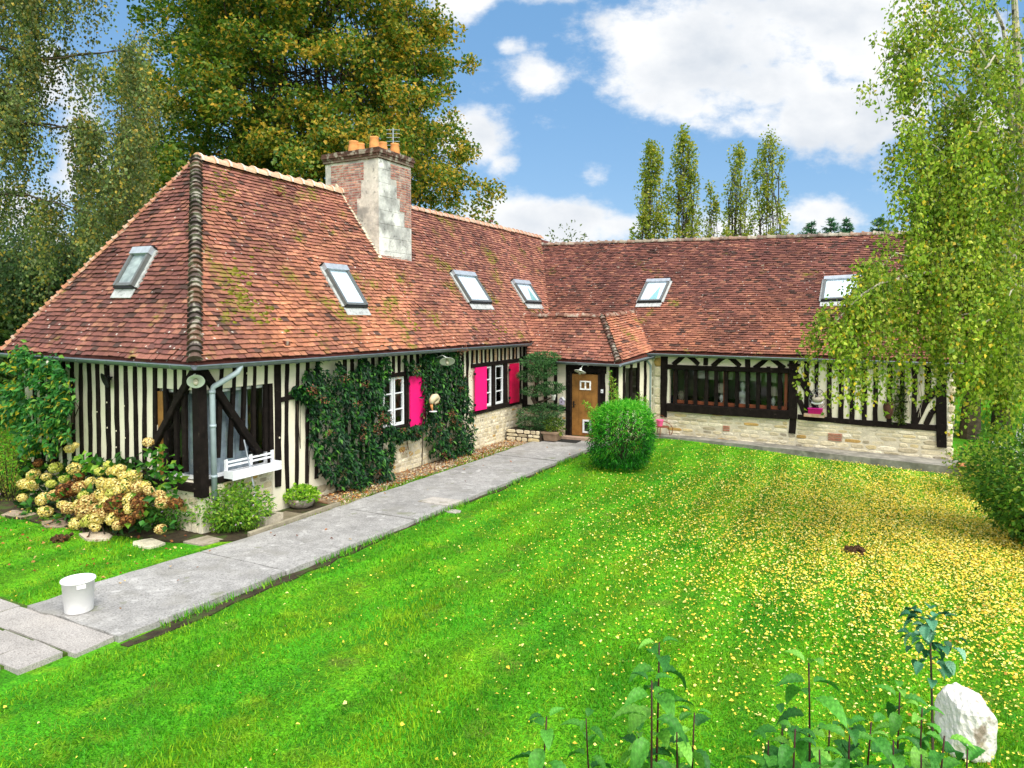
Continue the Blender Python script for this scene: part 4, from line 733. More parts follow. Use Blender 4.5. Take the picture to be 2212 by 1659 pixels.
# conifer tips over the right ridge
def conifer(px, py, Z, lab):
    b = wpos(px, Z); H = HC+(HZ-py)/F*Z; t = thing('fir_tree', lab, 'tree', b, group='fir tops over the right ridge'); m = MB(); m.tube([b, b+EL((0, 0, H))], [.22, .02], 6); m.build('trunk', M['bark'], t); Q, C = [], []
    for z in np.arange(1.5, H, .32):
        rr = (H-z)*.75+.05; n = 9
        for k in range(n):
            a = rng.uniform(0, 6.28); d = EL((math.cos(a), math.sin(a), rng.uniform(.0, .5))); mm_ = int(14+rr*40); q = rng.random(mm_)*rr*rng.uniform(.35, 1.15); P = b+EL((0, 0, z))+np.outer(q, d)+rng.normal(0, .05, (mm_, 3)); Q.append(leaf_quads(P, d+rng.normal(0, .5, (mm_, 3)), rdir(mm_, (0, 0, 1)), .22, .05)); C.append(pcol([(60, 110, 76), (44, 90, 64), (84, 130, 84)], mm_))
    leaves_obj('crown', Q, C, M['conifer'], t); inv(t, *t.children)
for px, py, lab in ((1748, 482, 'dark fir tip leftmost over the right ridge'), (1790, 478, 'dark fir tip in the middle of the group over the ridge'), (1824, 478, 'dark fir tip right of the middle one over the ridge'), (1893, 474, 'dark fir tip close to the hanging birch twigs')): conifer(px, py, 46, lab)
bush('ash_top', 'sparse grey green treetop peeping over the roof valley', wpos(1225, 44)+EL((0, 0, 4.35)), (2.3, 2.0, 4.4), 3000, .22, .6, [(110, 124, 84), (92, 108, 66), (140, 144, 100)], None, cat='tree', stems=40, shell=.3, part='crown')
# ---------------------------------------------------------------- weeping trees on the left
WIL = [(104, 126, 66), (126, 142, 72), (84, 108, 62), (160, 154, 68), (192, 166, 66), (138, 150, 96)]
def A3(px, py, Z): return at(px, py, Z)
tb = wpos(-120, 20)
limbs = []
for pts, r0, wt, sl in ((((-120, 250), (-20, 100), (90, 130), (190, 115), (290, 110)), .07, 1.2, 1.0), (((-120, 420), (-30, 290), (80, 265), (180, 280), (300, 300)), .06, 1.2, 1.1), (((-110, 0), (-40, -160), (60, -210), (130, -150)), .07, 1.3, 1.5), (((-110, 100), (-60, -60), (20, -60), (60, -10)), .06, 1.2, 1.3), (((-110, -50), (-20, -200), (120, -160), (190, -80)), .06, .7, 1.2), (((-120, 560), (-40, 420), (60, 420), (150, 450), (200, 470)), .06, 1.0, .9), (((-120, 300), (-60, 200), (0, 190), (40, 220)), .06, 1.1, 1.2)):
    for dz in (-1.2, 1.0): limbs.append(([A3(x, y, 20+dz*(i/len(pts))*1.5) for i, (x, y) in enumerate(pts)], r0, wt, sl))
weeper('weeping_birch', 'tall weeping birch with long hanging twigs at the left edge', tb, limbs, WIL, (2, 2, 1.6, 1.1, .6, 1), .095, 28, 2.6, 80, trunk=([tb, A3(-125, 300, 20), A3(-115, -100, 20), A3(-100, -260, 20)], [.3, .22, .15, .06]), cluster=.12, groups=4)
tb2 = wpos(270, 24)
limbs = []
for pts, sl in ((((275, 500), (262, 300), (262, 150), (300, 60)), .7), (((275, 480), (290, 280), (310, 200), (330, 170)), .7), (((270, 560), (240, 420), (225, 380), (215, 400)), .8)):
    limbs.append(([A3(x, y, 24) for x, y in pts], .05, 1.5, sl))
weeper('slender_birch', 'slender half bare birch between the weeping birch and the linden', tb2, limbs, WIL, (1.5, 2, 1, 2, 1, 1), .095, 48, 1.7, 50, trunk=([tb2, A3(280, 560, 24)], [.14, .09]), cluster=.16)
tb3 = wpos(110, 27); limbs = []
for k in range(22):
    a = k*2.4; e = tb3+EL((math.cos(a)*rng.uniform(1.2, 3.6), math.sin(a)*rng.uniform(1.2, 3.6), rng.uniform(5.6, 7.9))); limbs.append((bez(tb3+EL((0, 0, 2.5)), (tb3+e)/2+EL((0, 0, 4)), e, 8), .07, 1, 1.0))
weeper('weeping_willow', 'dense grey green weeping tree low behind the hipped roof end', tb3, limbs, [(94, 124, 80), (112, 140, 88), (80, 108, 68), (146, 158, 86), (186, 166, 70)], (2, 2, 2, .8, .35), .12, 34, 4.0, 42, trunk=([tb3, tb3+EL((0, 0, 3))], [.3, .22]), cluster=.17, fill=1)
for i, (px, Z, w, h, lab) in enumerate(((-60, 26, 3.5, 5, 'dark tall bush at the far left edge behind the rose'), (40, 31, 4, 5.5, 'dark green tree mass far behind the left roof corner'), (-200, 30, 5, 9, 'dark tree beyond the left frame edge'))):
    b = wpos(px, Z); broadleaf('dark_tree', lab, b, (w*.9, w, w*.7, .2), (.6, h*.4, h*.8, h), 8, 130, 70, .2, [(74, 104, 44), (94, 124, 52), (62, 90, 40), (164, 160, 64)], (2, 2, 2, .5), group='dark trees at the left', clr=.8, trunk_r=.2, z_fork=1.2)
# ---------------------------------------------------------------- right: hanging birch in front of the roof
BIR = [(160, 188, 54), (136, 170, 46), (182, 198, 72), (204, 208, 90), (228, 200, 58), (106, 142, 40)]
rb_ = wpos(2262, 11.6)
T = lambda *q: [A3(x, y, z) for x, y, z in q]
limbs = []
for q, r0, wt, sl in (
    (((2200, 740, 11.5), (2080, 600, 11), (1980, 590, 10.6), (1900, 610, 10.4), (1845, 655, 10.3), (1800, 700, 10.2)), .05, 2.2, .95),
    (((2200, 720, 11.5), (2100, 570, 11), (2000, 540, 10.9), (1930, 560, 10.7), (1880, 600, 10.6)), .04, 1.5, .8),
    (((2196, 560, 11.6), (2100, 440, 11.2), (2050, 410, 11), (2000, 450, 11)), .04, 1.1, .9),
    (((2194, 500, 11.6), (2110, 330, 11.3), (2040, 310, 11.2), (2000, 350, 11.2)), .04, .9, .9),
    (((2190, 400, 11.6), (2080, 220, 11.4), (1980, 120, 11.2), (1895, 95, 11.1)), .04, .55, .5),
    (((2188, 300, 11.6), (2090, 120, 11.4), (2000, 60, 11.2), (1890, 160, 11.2)), .035, .5, .5),
    (((2186, 200, 11.6), (2110, 40, 11.5), (2040, -60, 11.3), (1990, -20, 11.2)), .035, .7, .7),
    (((2186, 150, 11.6), (2150, -20, 11.5), (2120, -120, 11.4), (2080, -90, 11.4)), .035, .6, .8),
    (((2198, 700, 11.6), (2130, 560, 11.1), (2080, 540, 10.8), (2040, 580, 10.6)), .04, 1.3, .9),
    (((2200, 800, 11.5), (2130, 690, 11), (2090, 670, 10.8), (2060, 700, 10.7)), .04, 1.1, .75),
    (((2200, 850, 11.5), (2170, 720, 10.4), (2150, 690, 10), (2120, 700, 9.8)), .04, 1.0, .7),
    (((2200, 760, 11.6), (2210, 640, 10.6), (2200, 610, 10), (2180, 640, 9.8)), .04, .5, .8),
    (((2194, 450, 11.6), (2160, 300, 11.2), (2120, 260, 10.8), (2080, 300, 10.6)), .04, .6, .8), (((2190, 430, 11.6), (2080, 260, 11.2), (2000, 170, 11), (1945, 150, 10.9)), .035, 1.3, .8), (((2192, 520, 11.6), (2080, 380, 11.2), (2010, 300, 11), (1960, 290, 10.9)), .035, 1.3, .8), (((2196, 620, 11.6), (2090, 500, 11.2), (2020, 420, 11), (1972, 420, 10.9)), .035, 1.3, .8), (((2186, 260, 11.6), (2090, 60, 11.4), (2020, 20, 11.2), (1960, 60, 11.1)), .03, .8, .6),
    (((2190, 350, 11.6), (2190, 200, 11.2), (2150, 120, 10.8), (2110, 150, 10.6)), .04, .6, .8),
    (((2200, 600, 11.6), (2300, 450, 11.5), (2380, 440, 11.4), (2440, 520, 11.3)), .05, 1.2, 1.1), (((2195, 300, 11.6), (2280, 120, 11.5), (2350, 110, 11.4), (2400, 200, 11.3)), .05, 1, 1.1),
    (((2200, 700, 11.6), (2180, 560, 12.5), (2150, 540, 13.2), (2110, 580, 13.6)), .05, .7, .9), (((2195, 420, 11.6), (2160, 280, 12.6), (2120, 260, 13.2), (2080, 300, 13.5)), .05, .5, .9)):
    limbs.append((T(*q), r0, wt, sl))
weeper('silver_birch', 'yellowing birch with drooping twigs in front of the right roof', rb_, limbs, BIR, (2.4, 2, 1.5, .7, .4, 1.7), .064, 50, 1.6, 80, bark='birch', trunk=([rb_+EL((0, 0, -.1)), A3(2258, 850, 11.6), A3(2236, 600, 11.6), A3(2205, 250, 11.6), A3(2185, -120, 11.6)], [.17, .14, .11, .075, .03]), cluster=.07, groups=6)
# garden behind the right gable
for i, (px, Z, h, w, lab) in enumerate(((2105, 22.5, 7.5, 2.3, 'ivy clad tree just right of the gable end'), (2172, 23.5, 8, 3.0, 'dark leaning tree with thick trunk near the right edge'), (2290, 26, 9, 4, 'yellow green tree outside the right frame edge'))):
    b = wpos(px, Z); broadleaf('garden_tree', lab, b, (w*.5, w, w*.9, .3), (1.9, h*.5, h*.8, h), 9, 190, 60, .13, [(120, 136, 40), (92, 112, 32), (176, 160, 48), (68, 88, 26), (206, 172, 54)], (2, 2, 1, 1.5, .5), group='garden trees right of the house', clr=.6, trunk_r=.26, z_fork=2.2, inner=.1)
for i, (px, Z, w, h, lab) in enumerate(((2085, 38, 5, 4.2, 'yellow green hedge far behind the gable end'), (2190, 44, 7, 5, 'tall dark hedge at the end of the right garden'), (2300, 36, 6, 5, 'wide hedge beyond the right frame edge'), (1980, 48, 7, 4.5, 'green hedge behind the right wing'))):
    b = wpos(px, Z); bush('garden_hedge', lab, b+EL((0, 0, h/2)), (w, w*.6, h/2), 5200, .26, .7, [(70, 92, 24), (48, 70, 20), (110, 118, 34), (150, 140, 40)], (2, 2, 1, .6), cat='hedge', group='hedges beyond the garden', shell=.7)
for px, Z, w in ((-700, 60, 20), (-350, 75, 22), (400, 90, 30), (900, 95, 30), (1350, 100, 30), (1800, 95, 30), (2400, 70, 24), (2800, 60, 20)):
    b = wpos(px, Z); bush('far_hedgerow', {-700: 'far wooded hedgerow wholly left of the weeping birch', -350: 'far hedgerow behind the weeping birch', 400: 'far hedgerow hidden behind the linden tree', 900: 'far hedgerow behind the left ridge', 1350: 'far hedgerow below the poplar tops', 1800: 'far hedgerow below the fir tips', 2400: 'far hedgerow right of the garden trees', 2800: 'far hedgerow at the outer right of the garden'}[px], b+EL((0, 0, 2.3)), (w, 5, 2.3), 5200, .5, .7, [(60, 80, 26), (44, 62, 22), (100, 106, 36)], None, cat='hedge', shell=.8, stems=6, group='far hedgerows')

# ---------------------------------------------------------------- wall climbers, beds and shrubs
def in_poly(p, poly):
    x, y = p[:, 0], p[:, 1]; ins = np.zeros(len(p), bool); n = len(poly)
    for i in range(n):
        (x0, y0), (x1, y1) = poly[i], poly[(i+1) % n]; c = ((y0 > y) != (y1 > y)) & (x < (x1-x0)*(y-y0)/(y1-y0+1e-12)+x0); ins ^= c
    return ins
def climber(label, polys, n, thick):
    t = thing('wall_climber', label, 'climbing plant', (.1, np.mean([on(*p, 0, .2)[1] for p in polys[0]]), 0), group='climbers on the left front'); Q, C = [], []; s = MB()
    for poly, share in zip(polys, (1, .2, .15)):
        w = [tuple(on(px, py, 0, thick*.6)[1:]) for px, py in poly]; lo = np.min(w, 0); hi = np.max(w, 0); P = rng.uniform(lo, hi, (int(n*share*3), 2)); P = P[in_poly(P, w)][:int(n*share)]; m = len(P)
        edge = np.min([np.abs(P[:, 0]-lo[0]), np.abs(hi[0]-P[:, 0])], 0); low = 1-np.clip((P[:, 1]-.2)/2.6, 0, 1)
        d = (.05+thick*np.clip(edge/.35, .1, 1)*(.4+.6*low))*(.55+.25*np.sin(P[:, 0]*7+P[:, 1]*4)+.22*np.sin(P[:, 0]*15-P[:, 1]*11))*rng.uniform(.55, 1.05, m)
        pos = np.stack([.04+d, P[:, 0], P[:, 1]], 1); A = unit(rng.normal(0, .55, (m, 3))+EL((.55, 0, -.75))); Nn = unit(rng.normal(0, .35, (m, 3))+EL((.8, 0, .6))); L_ = rng.uniform(.085, .16, m)
        Q.append(leaf_quads(pos, A, Nn, L_, L_*.46, .1)); c = pcol([(22, 62, 32), (32, 80, 34), (16, 46, 28), (52, 108, 38), (84, 140, 48)], m, (2.2, 2.2, 2.2, 1.1, .6)); C.append(c)
        for k in range(int(15*share)):
            q = P[rng.integers(m)]; mm_ = 30; Q.append(leaf_quads(EL((.1+thick*.75, q[0], q[1]))+rng.normal(0, .055, (mm_, 3)), rdir(mm_), rdir(mm_), .035, .028)); C.append(pcol([(120, 74, 50), (90, 52, 40), (150, 96, 66)], mm_))
        for k in range(int(7*share)):
            q = P[rng.integers(m)]; e = P[rng.integers(m)]; s.tube([(.03, q[0], .05 if share == 1 else lo[1]), (.05, q[0]+.05, (q[1]+.1)*.5), (.06, q[0]*.8+e[0]*.2, q[1])], [.014, .01, .004], 4, cap=False)
    ys_ = [on(*p, 0, .2)[1] for p in polys[0]]; s.tube([(.04, min(ys_)+.1, .04), (.06, np.mean(ys_), .06), (.04, max(ys_)-.1, .04)], .016, 5)   # rooted runner joining the stems
    s.build('stem', M['bark'], t); leaves_obj('foliage', Q, C, M['ivyleaf'], t); inv(t, *t.children)
climber('large glossy evergreen climber left of the pink shutter with brown seed clusters', [[(660, 845), (672, 800), (690, 800), (700, 770), (708, 800), (725, 810), (745, 775), (752, 810), (775, 800), (800, 765), (812, 800), (835, 765), (850, 770), (852, 815), (840, 840), (843, 930), (856, 960), (862, 1000), (846, 1040), (800, 1052), (745, 1058), (715, 1035), (690, 1000), (682, 940), (680, 890), (664, 860)], [(648, 842), (690, 830), (690, 870), (655, 855)]], 6000, .50)
climber('tall glossy climber between the two pink shuttered windows', [[(880, 765), (892, 790), (905, 770), (912, 800), (917, 765), (1000, 752), (1006, 790), (1016, 830), (1016, 890), (1024, 930), (1032, 975), (985, 990), (940, 985), (932, 955), (915, 930), (905, 925), (918, 910), (919, 812), (890, 806)], [(850, 930), (905, 918), (920, 930), (890, 945), (870, 955)]], 4600, .42)
# hydrangea
hy = thing('hydrangea_bush', 'large hydrangea full of cream and rust brown dried flower heads', 'flower bush', gp(215, 1120)); hc = gp(215, 1105)
def head_mesh(pal, wts, r):
    n = 300; D = rdir(n, (0, 0, .1)); P = D*r*rng.uniform(.86, 1.04, (n, 1))*EL((1, 1, .86)); A = unit(np.cross(D, rng.normal(0, 1, (n, 3)))+D*.25); return leaf_quads(P-A*r*.15, A, D+rng.normal(0, .25, (n, 3)), r*.30, r*.28, .05), pcol(pal, n, wts, .2)
CRM = [(240, 224, 136), (230, 212, 118), (246, 236, 172), (220, 196, 104)]; BRN = [(128, 84, 44), (98, 60, 34), (160, 112, 60), (74, 44, 28)]; GRN = [(206, 210, 96), (190, 200, 84), (226, 222, 130)]; TAN = [(232, 208, 134), (206, 168, 102), (240, 222, 156), (160, 114, 66)]
protos = [leaves_obj('flower_head', *head_mesh(p, None, 1.0), M['petal'], hy) for p in (CRM, BRN, GRN, TAN, CRM, BRN)]
swap = {3: (3, 3, 0)}
heads = [(150, 970, 3, 0), (163, 962, 2, 0), (140, 985, 0, 0), (82, 1000, 3, 5), (160, 1012, 4, 0), (170, 1030, 3, 5), (120, 1010, 4, 2), (100, 1030, 3, 0), (72, 1025, 4, 0), (52, 1045, 4, 0), (68, 1048, 4, 0), (110, 1045, 3, 2), (138, 1035, 3, 2), (155, 1055, 5, 5), (140, 1060, 5, 5), (172, 1052, 4, 3), (48, 1075, 3, 0), (92, 1078, 4, 3), (118, 1070, 4, 3), (98, 1105, 4, 0), (195, 1040, 3, 0), (215, 1018, 3, 2), (235, 1005, 3, 2), (242, 1018, 3, 3), (256, 1015, 4, 0), (270, 1030, 4, 0), (290, 1028, 4, 0), (222, 1045, 4, 0), (240, 1045, 4, 0), (255, 1048, 4, 0), (275, 1050, 4, 4), (300, 1052, 4, 3), (313, 1048, 3, 3), (322, 1060, 3, 3), (205, 1075, 3, 3), (220, 1068, 4, 0), (190, 1085, 5, 3), (182, 1102, 5, 3), (175, 1090, 4, 0), (230, 1085, 4, 0), (260, 1082, 5, 5), (245, 1092, 5, 5), (282, 1078, 4, 0), (302, 1085, 5, 5), (285, 1098, 4, 0), (265, 1105, 4, 5), (228, 1108, 4, 3), (210, 1120, 4, 0), (190, 1125, 4, 2), (165, 1130, 4, 0), (245, 1120, 4, 3), (275, 1125, 4, 5), (255, 1135, 3, 3), (205, 1138, 3, 0), (320, 955, 3, 3), (352, 1085, 4, 3), (378, 1085, 4, 5), (347, 1143, 3, 3), (148, 1098, 4, 3), (135, 1090, 3, 0), (300, 1110, 3, 5), (180, 1070, 3, 2), (262, 1060, 4, 0), (208, 1100, 4, 3), (345, 1068, 3, 3), (240, 1065, 3, 2)]
for i, (px, py, s, k) in enumerate(heads):
    f = (1155-py)/150; Z = on(min(px, 405), 1000, 1, 0.0)@D0-CAM@D0-.52-(1-min(f, 1))*.85; p = at(px, py, Z)-EL((0, 0, 0)); r = .0285*s*1.06
    k = swap.get(k, (k,)*3)[i % 3]; o = protos[k].copy(); COL.objects.link(o); o.parent = hy; o.location = p-np.asarray(hy.location); o.scale = (r*1.08, r*1.08, r); o.rotation_euler = (rng.normal(0, .3), rng.normal(0, .3), rng.uniform(0, 6.28))
for p in protos: bpy.data.objects.remove(p)
Q, C = [], []; s = MB(); hb = gp(215, 1140)
for k in range(900):
    px, py = rng.uniform(45, 330), rng.uniform(990, 1148); Z = on(px, 1000, 1, 0.0)@D0-CAM@D0-.10-(1-(1155-py)/150)*.75-rng.uniform(-.1, .14)
    p = at(px, py, Z); p[2] = max(p[2], .05); d = rdir(1, RV*0-D0*.8+EL((0, 0, .2)))[0]; Q.append(leaf_quads(p[None], d[None]+EL((0, 0, -.35)), rdir(1, -D0*.8+EL((0, 0, 1))), rng.uniform(.12, .19), rng.uniform(.09, .13), .1)); C.append(pcol([(38, 84, 26), (52, 104, 30), (30, 66, 22), (110, 146, 40)], 1, (2, 2, 2, .7)))
    if k % 12 == 0: s.tube(bez(hb+EL((rng.normal(0, .5), rng.normal(0, .25), 0)), (hb+p)/2+EL((0, 0, .2)), p, 6), np.linspace(.014, .006, 6), 4, cap=False)
for _ in range(150):
    px, py = rng.uniform(55, 390), rng.uniform(1000, 1135); Z = on(min(px, 405), 1000, 1, 0.0)@D0-CAM@D0-.60-(1-(1155-py)/150)*.8; p = at(px, py, Z); p[2] = max(p[2], .06); Q.append(leaf_quads(p[None], rdir(1, -D0*.4+EL((0, 0, -.3))), rdir(1, -D0*.8+EL((0, 0, 1))), rng.uniform(.11, .17), rng.uniform(.08, .12), .1)); C.append(pcol([(46, 100, 30), (60, 124, 34), (110, 156, 46)], 1))
for (px, py) in [(345, 985), (352, 1000), (360, 1010), (370, 1000), (380, 1015), (365, 1030), (375, 1045), (385, 1040), (340, 1020), (350, 1040), (358, 985), (330, 1000), (392, 1025), (370, 1060), (325, 985), (318, 970), (345, 965), (185, 995), (195, 1010), (205, 1000), (210, 990), (178, 985)]:
    for _ in range(5): p = at(px+rng.normal(0, 8), py+rng.normal(0, 8), 12.25); Q.append(leaf_quads(p[None], rdir(1, -D0+EL((0, 0, -.2))), rdir(1, -D0+EL((0, 0, .8))), rng.uniform(.11, .17), .11, .1)); C.append(pcol([(64, 130, 34), (90, 152, 40), (140, 176, 56), (44, 100, 30)], 1))
s.build('stem', M['bark'], hy); leaves_obj('foliage', Q, C, M['leaf'], hy); inv(hy, *[c for c in hy.children if c.name.split('.')[0] in ('stem', 'foliage')])
G2 = [(124, 172, 48), (96, 150, 44), (160, 196, 64), (72, 120, 38)]
def flowers(t, c, rad, n, r, pal):
    D = rdir(n, (0, 0, .5)); P = np.asarray(c)+D*np.asarray(rad)*1.03; Q, C = [], []
    for p, d in zip(P, D):
        k = 5; A = unit(rng.normal(0, 1, (k, 3))+d*.4); Q.append(leaf_quads(np.repeat(p[None], k, 0), A, np.repeat(d[None], k, 0), r, r*.8)); C.append(pcol(pal, k))
    for q_, c_ in (zip(Q, C) if n <= 20 else [(Q, C)]): o = leaves_obj('flower', q_, c_, M['petal'], t); inv(t, o)
b = gp(480, 1140); t = bush('flowering_shrub', 'loose light green shrub with tiny lilac flowers below the corner lamp', b+EL((0, 0, .37)), (.95, .6, .43), 6000, .07, .55, G2, (2, 2, 1.6, 1), shell=.3, stems=26); flowers(t, b+EL((0, 0, .37)), (.93, .58, .42), 46, .02, [(214, 180, 220), (230, 210, 232)])
b = gp(378, 1140); t = bush('flowering_shrub', 'low dark shrub with small lilac flowers right of the hydrangea', b+EL((0, 0, .3)), (.6, .42, .36), 2400, .06, .6, [(56, 108, 36), (76, 132, 44), (116, 166, 58)], None, shell=.3); flowers(t, b+EL((0, 0, .25)), (.5, .4, .3), 16, .02, [(214, 180, 220)])
b = gp(20, 1075); t = bush('flowering_shrub', 'grey green shrub with lilac flowers at the left edge under the rose', b+EL((0, 0, .7)), (.9, .7, .8), 3600, .06, .5, [(130, 146, 52), (104, 124, 44), (170, 166, 66), (84, 104, 38)], None, shell=.3, stems=24); flowers(t, b+EL((0, 0, .7)), (.85, .7, .8), 20, .022, [(206, 160, 200)])
# climbing rose at the far corner
ro = thing('climbing_rose', 'climbing rose with yellowing leaves and white bloom at the left wall corner', 'climbing plant', (-5.0, -.5, 0)); Q, C = [], []; s = MB()
poly = [(8, 790), (30, 765), (60, 762), (100, 775), (130, 790), (148, 830), (150, 900), (140, 960), (100, 985), (55, 985), (25, 940), (12, 880)]
P = rng.uniform((5, 760), (152, 990), (9000, 2)); P = P[in_poly(P, poly)][:110]; P = np.concatenate([p_+rng.normal(0, 1, (34, 2))*rng.uniform(4, 11) for p_ in P])
for px, py in P:
    kc = int(len(Q)/34); p = on(px, py, 1, -.08-abs(math.sin(kc*2.3))*.45-rng.uniform(0, .12)); Q.append(p)
Q = np.array(Q); m = len(Q); L_ = rng.uniform(.08, .15, m); yel = (rng.random(m) < .05+.12*((P[:, 1] > 930)|(P[:, 0] < 40)))
C = pcol([(54, 124, 52), (72, 146, 58), (44, 100, 46), (124, 174, 66)], m, (2, 2, 2, 1)); C[yel] = pcol([(190, 176, 44), (160, 160, 40), (210, 190, 60)], yel.sum())
leaves_obj('foliage', leaf_quads(Q, unit(rng.normal(0, .6, (m, 3))+EL((0, -.5, -.5))), unit(rng.normal(0, .4, (m, 3))+EL((0, -.8, .7))), L_, L_*.6), C, M['leaf'], ro)
s.tube([on(195, 960, 1, -.12), on(230, 930, 1, -.12), on(265, 905, 1, -.1), on(285, 880, 1, -.08)][0:1]+[on(x*.3, y, 1, -.12) for x, y in ()]+[on(203*.98, 958, 1, -.12)], .01) if False else None
for pts, r in ((((110, 1000), (118, 975), (145, 945), (150, 925), (135, 935)), .055), (((145, 945), (155, 915), (160, 870), (162, 815)), .022), (((148, 925), (140, 905), (112, 903)), .02), (((150, 930), (170, 880), (150, 850)), .014)):
    s.tube([on(px*1.0+0, py, 1, -.1) for px, py in pts], np.linspace(r, r*.4, len(pts)), 7)
s.build('stem', M['bark'], ro)
fq = []; fc = []
for px, py in ((108, 790), (106, 784)):
    n = 16; p = on(px, py, 1, -.5); fq.append(leaf_quads(np.repeat(p[None], n, 0), rdir(n, (0, -.4, .2)), rdir(n), .07, .06)); fc.append(pcol([(244, 240, 230)], n, j=.04))
leaves_obj('flower', fq, fc, M['petal'], ro); inv(ro, *ro.children)
# small bowl plant, trough, bamboo, topiary
b = gp(652, 1098); t = bush('bowl_plant', 'lime green low plant spilling over a grey stone bowl', b+EL((0, 0, .30)), (.34, .32, .15), 1100, .06, .8, [(150, 200, 44), (126, 184, 40), (176, 214, 70), (96, 150, 36)], None, cat='potted plant', droop=.2, stems=8)
m = MB(); m.lathe([(.14, 0), (.22, .04), (.27, .14), (.28, .2), (.25, .2), (.2, .12)], b+EL((.02, -.02, .03)), 16, S((176, 168, 156))); o = m.build('stone_bowl', M['quartz'], t, True); inv(t, o)
b = gp(572, 1140); t = thing('stone_trough', 'square weathered stone trough beside the concrete path', 'trough', b); m = MB(); m.box((b[0]-.26, b[1]-.16, 0), (b[0]+.2, b[1]-.10, .24), S((168, 160, 142)), .008); m.box((b[0]-.26, b[1]+.2, 0), (b[0]+.2, b[1]+.26, .24), S((168, 160, 142)), .008); m.box((b[0]-.26, b[1]-.1, 0), (b[0]-.2, b[1]+.2, .24), S((168, 160, 142)), .008); m.box((b[0]+.14, b[1]-.1, 0), (b[0]+.2, b[1]+.2, .24), S((168, 160, 142)), .008); o = m.build('basin', M['stone'], t); m = MB(); m.box((b[0]-.2, b[1]-.1, .0), (b[0]+.14, b[1]+.2, .18)); o2 = m.build('earth_fill', M['soil'], t); inv(t, o, o2)
BAM = [(30, 112, 20), (42, 138, 22), (22, 84, 18), (62, 164, 28), (100, 190, 46)]
b = gp(1342, 1000, .14); bush('clipped_bamboo', 'dense bright green clipped bamboo bush on the lawn before the door', b+EL((0, .1, .77)), (.72, .72, .75), 14000, .12, .16, BAM, (2.4, 2.2, 2.4, .9, .2), taper=.14, mt='leaf', droop=-.35, shell=.70, lumps=9, power=4.0, tip=[(96, 196, 40), (70, 176, 30), (130, 210, 60)], stems=40)
def canes(label, spots):
    t = thing('tall_bamboo', label, 'bamboo', spots[0][0], group='bamboo canes by the porch'); s = MB(); Q, C = [], []
    for g, tp, n in spots:
        g, tp = np.asarray(g, float), np.asarray(tp, float); pts = bez(g, (g+tp)/2+rng.normal(0, .06, 3), tp, 8); s.tube(pts, np.linspace(.012, .004, 8), 5)
        u = rng.uniform(.35, 1, n); P = np.stack([np.interp(u, np.linspace(0, 1, 8), pts[:, k]) for k in range(3)], 1)+rng.normal(0, .09, (n, 3))*(1.1-u)[:, None]*1.3; Q.append(leaf_quads(P, rdir(n, (0, 0, .15)), rdir(n, (0, 0, .8)), rng.uniform(.09, .16, n), .022)); C.append(pcol([(140, 196, 50), (110, 176, 44), (176, 214, 80), (84, 150, 40)], n))
    s.build('cane', M['redwood'], t); leaves_obj('foliage', Q, C, M['leaf'], t); inv(t, *t.children)
g0 = gp(1320, 975, .16)
canes('light green bamboo canes rising behind the clipped bush to the porch gutter', [(g0+EL((i*.07, .3, 0)), on(1318+i*5, 800+i*14, 1, 10.9+.1*i), 120) for i in range(4)]+[(g0+EL((-.3-i*.1, .35, 0)), on(1262+i*12, 868+i*6, 1, 10.6+.1*i), 110) for i in range(4)]+[(g0+EL((.5+i*.1, .5, 0)), on(1380+i*7, 850+i*5, 1, 11.3), 90) for i in range(4)])
# cloud pruned conifer
tb4 = on(1178, 948, 1, 11.45); tb4[2] = .2; t = thing('cloud_pruned_yew', 'dark yew trimmed into stacked flat pads beside the porch door', 'topiary tree', tb4); s = MB(); Q, C = [], []
s.tube([tb4, on(1172, 900, 1, 11.5), on(1150, 860, 1, 11.5), on(1160, 830, 1, 11.5), on(1165, 790, 1, 11.5)], [.08, .07, .06, .05, .03], 7); s.tube([on(1160, 870, 1, 11.5), on(1190, 860, 1, 11.5)], [.05, .02], 6)
for px, py, rx, rz in ((1162, 782, .55, .2), (1175, 772, .5, .14), (1150, 812, .5, .16), (1160, 845, .5, .14), (1190, 838, .42, .16), (1172, 800, .45, .2), (1158, 895, .62, .2), (1182, 885, .55, .17), (1150, 915, .5, .18), (1185, 912, .5, .18), (1170, 935, .42, .12)):
    c = on(px, py, 1, 11.4); n = 900; D = rdir(n); P = c+D*EL((rx, rx*.8, rz))*(.6+.4*rng.random((n, 1))**.5); Q.append(leaf_quads(P, D+rng.normal(0, .4, (n, 3))+EL((0, 0, .2)), rdir(n, (0, 0, .6)), rng.uniform(.07, .12, n), .022)); C.append(pcol([(46, 84, 46), (62, 104, 58), (36, 66, 40), (92, 132, 76)] if py > 800 else [(60, 104, 56), (84, 128, 70), (48, 84, 44)], n))
s.build('trunk', M['bark'], t); leaves_obj('crown', Q, C, M['conifer'], t); inv(t, *t.children)
m = MB(); rubble(lambda a, b_, d: EL((a, 10.95-d, b_)), .1, 1.25, .05, .42, m, hr=(.1, .16)); m.box((.1, 10.95, .05), (1.25, 11.9, .40), S((60, 50, 40))); tag(m.build('raised_stone_bed', M['stone']), 'low rubble stone bed around the foot of the yew', 'planting bed')
b = on(1193, 960, 1, 11.3); b[2] = .12; t = bush('porch_plant', 'small yellow green plant in a square tan pot left of the door', b+EL((0, 0, .45)), (.22, .2, .26), 420, .11, .35, [(120, 150, 48), (150, 170, 60), (80, 116, 40)], None, cat='potted plant', stems=6)
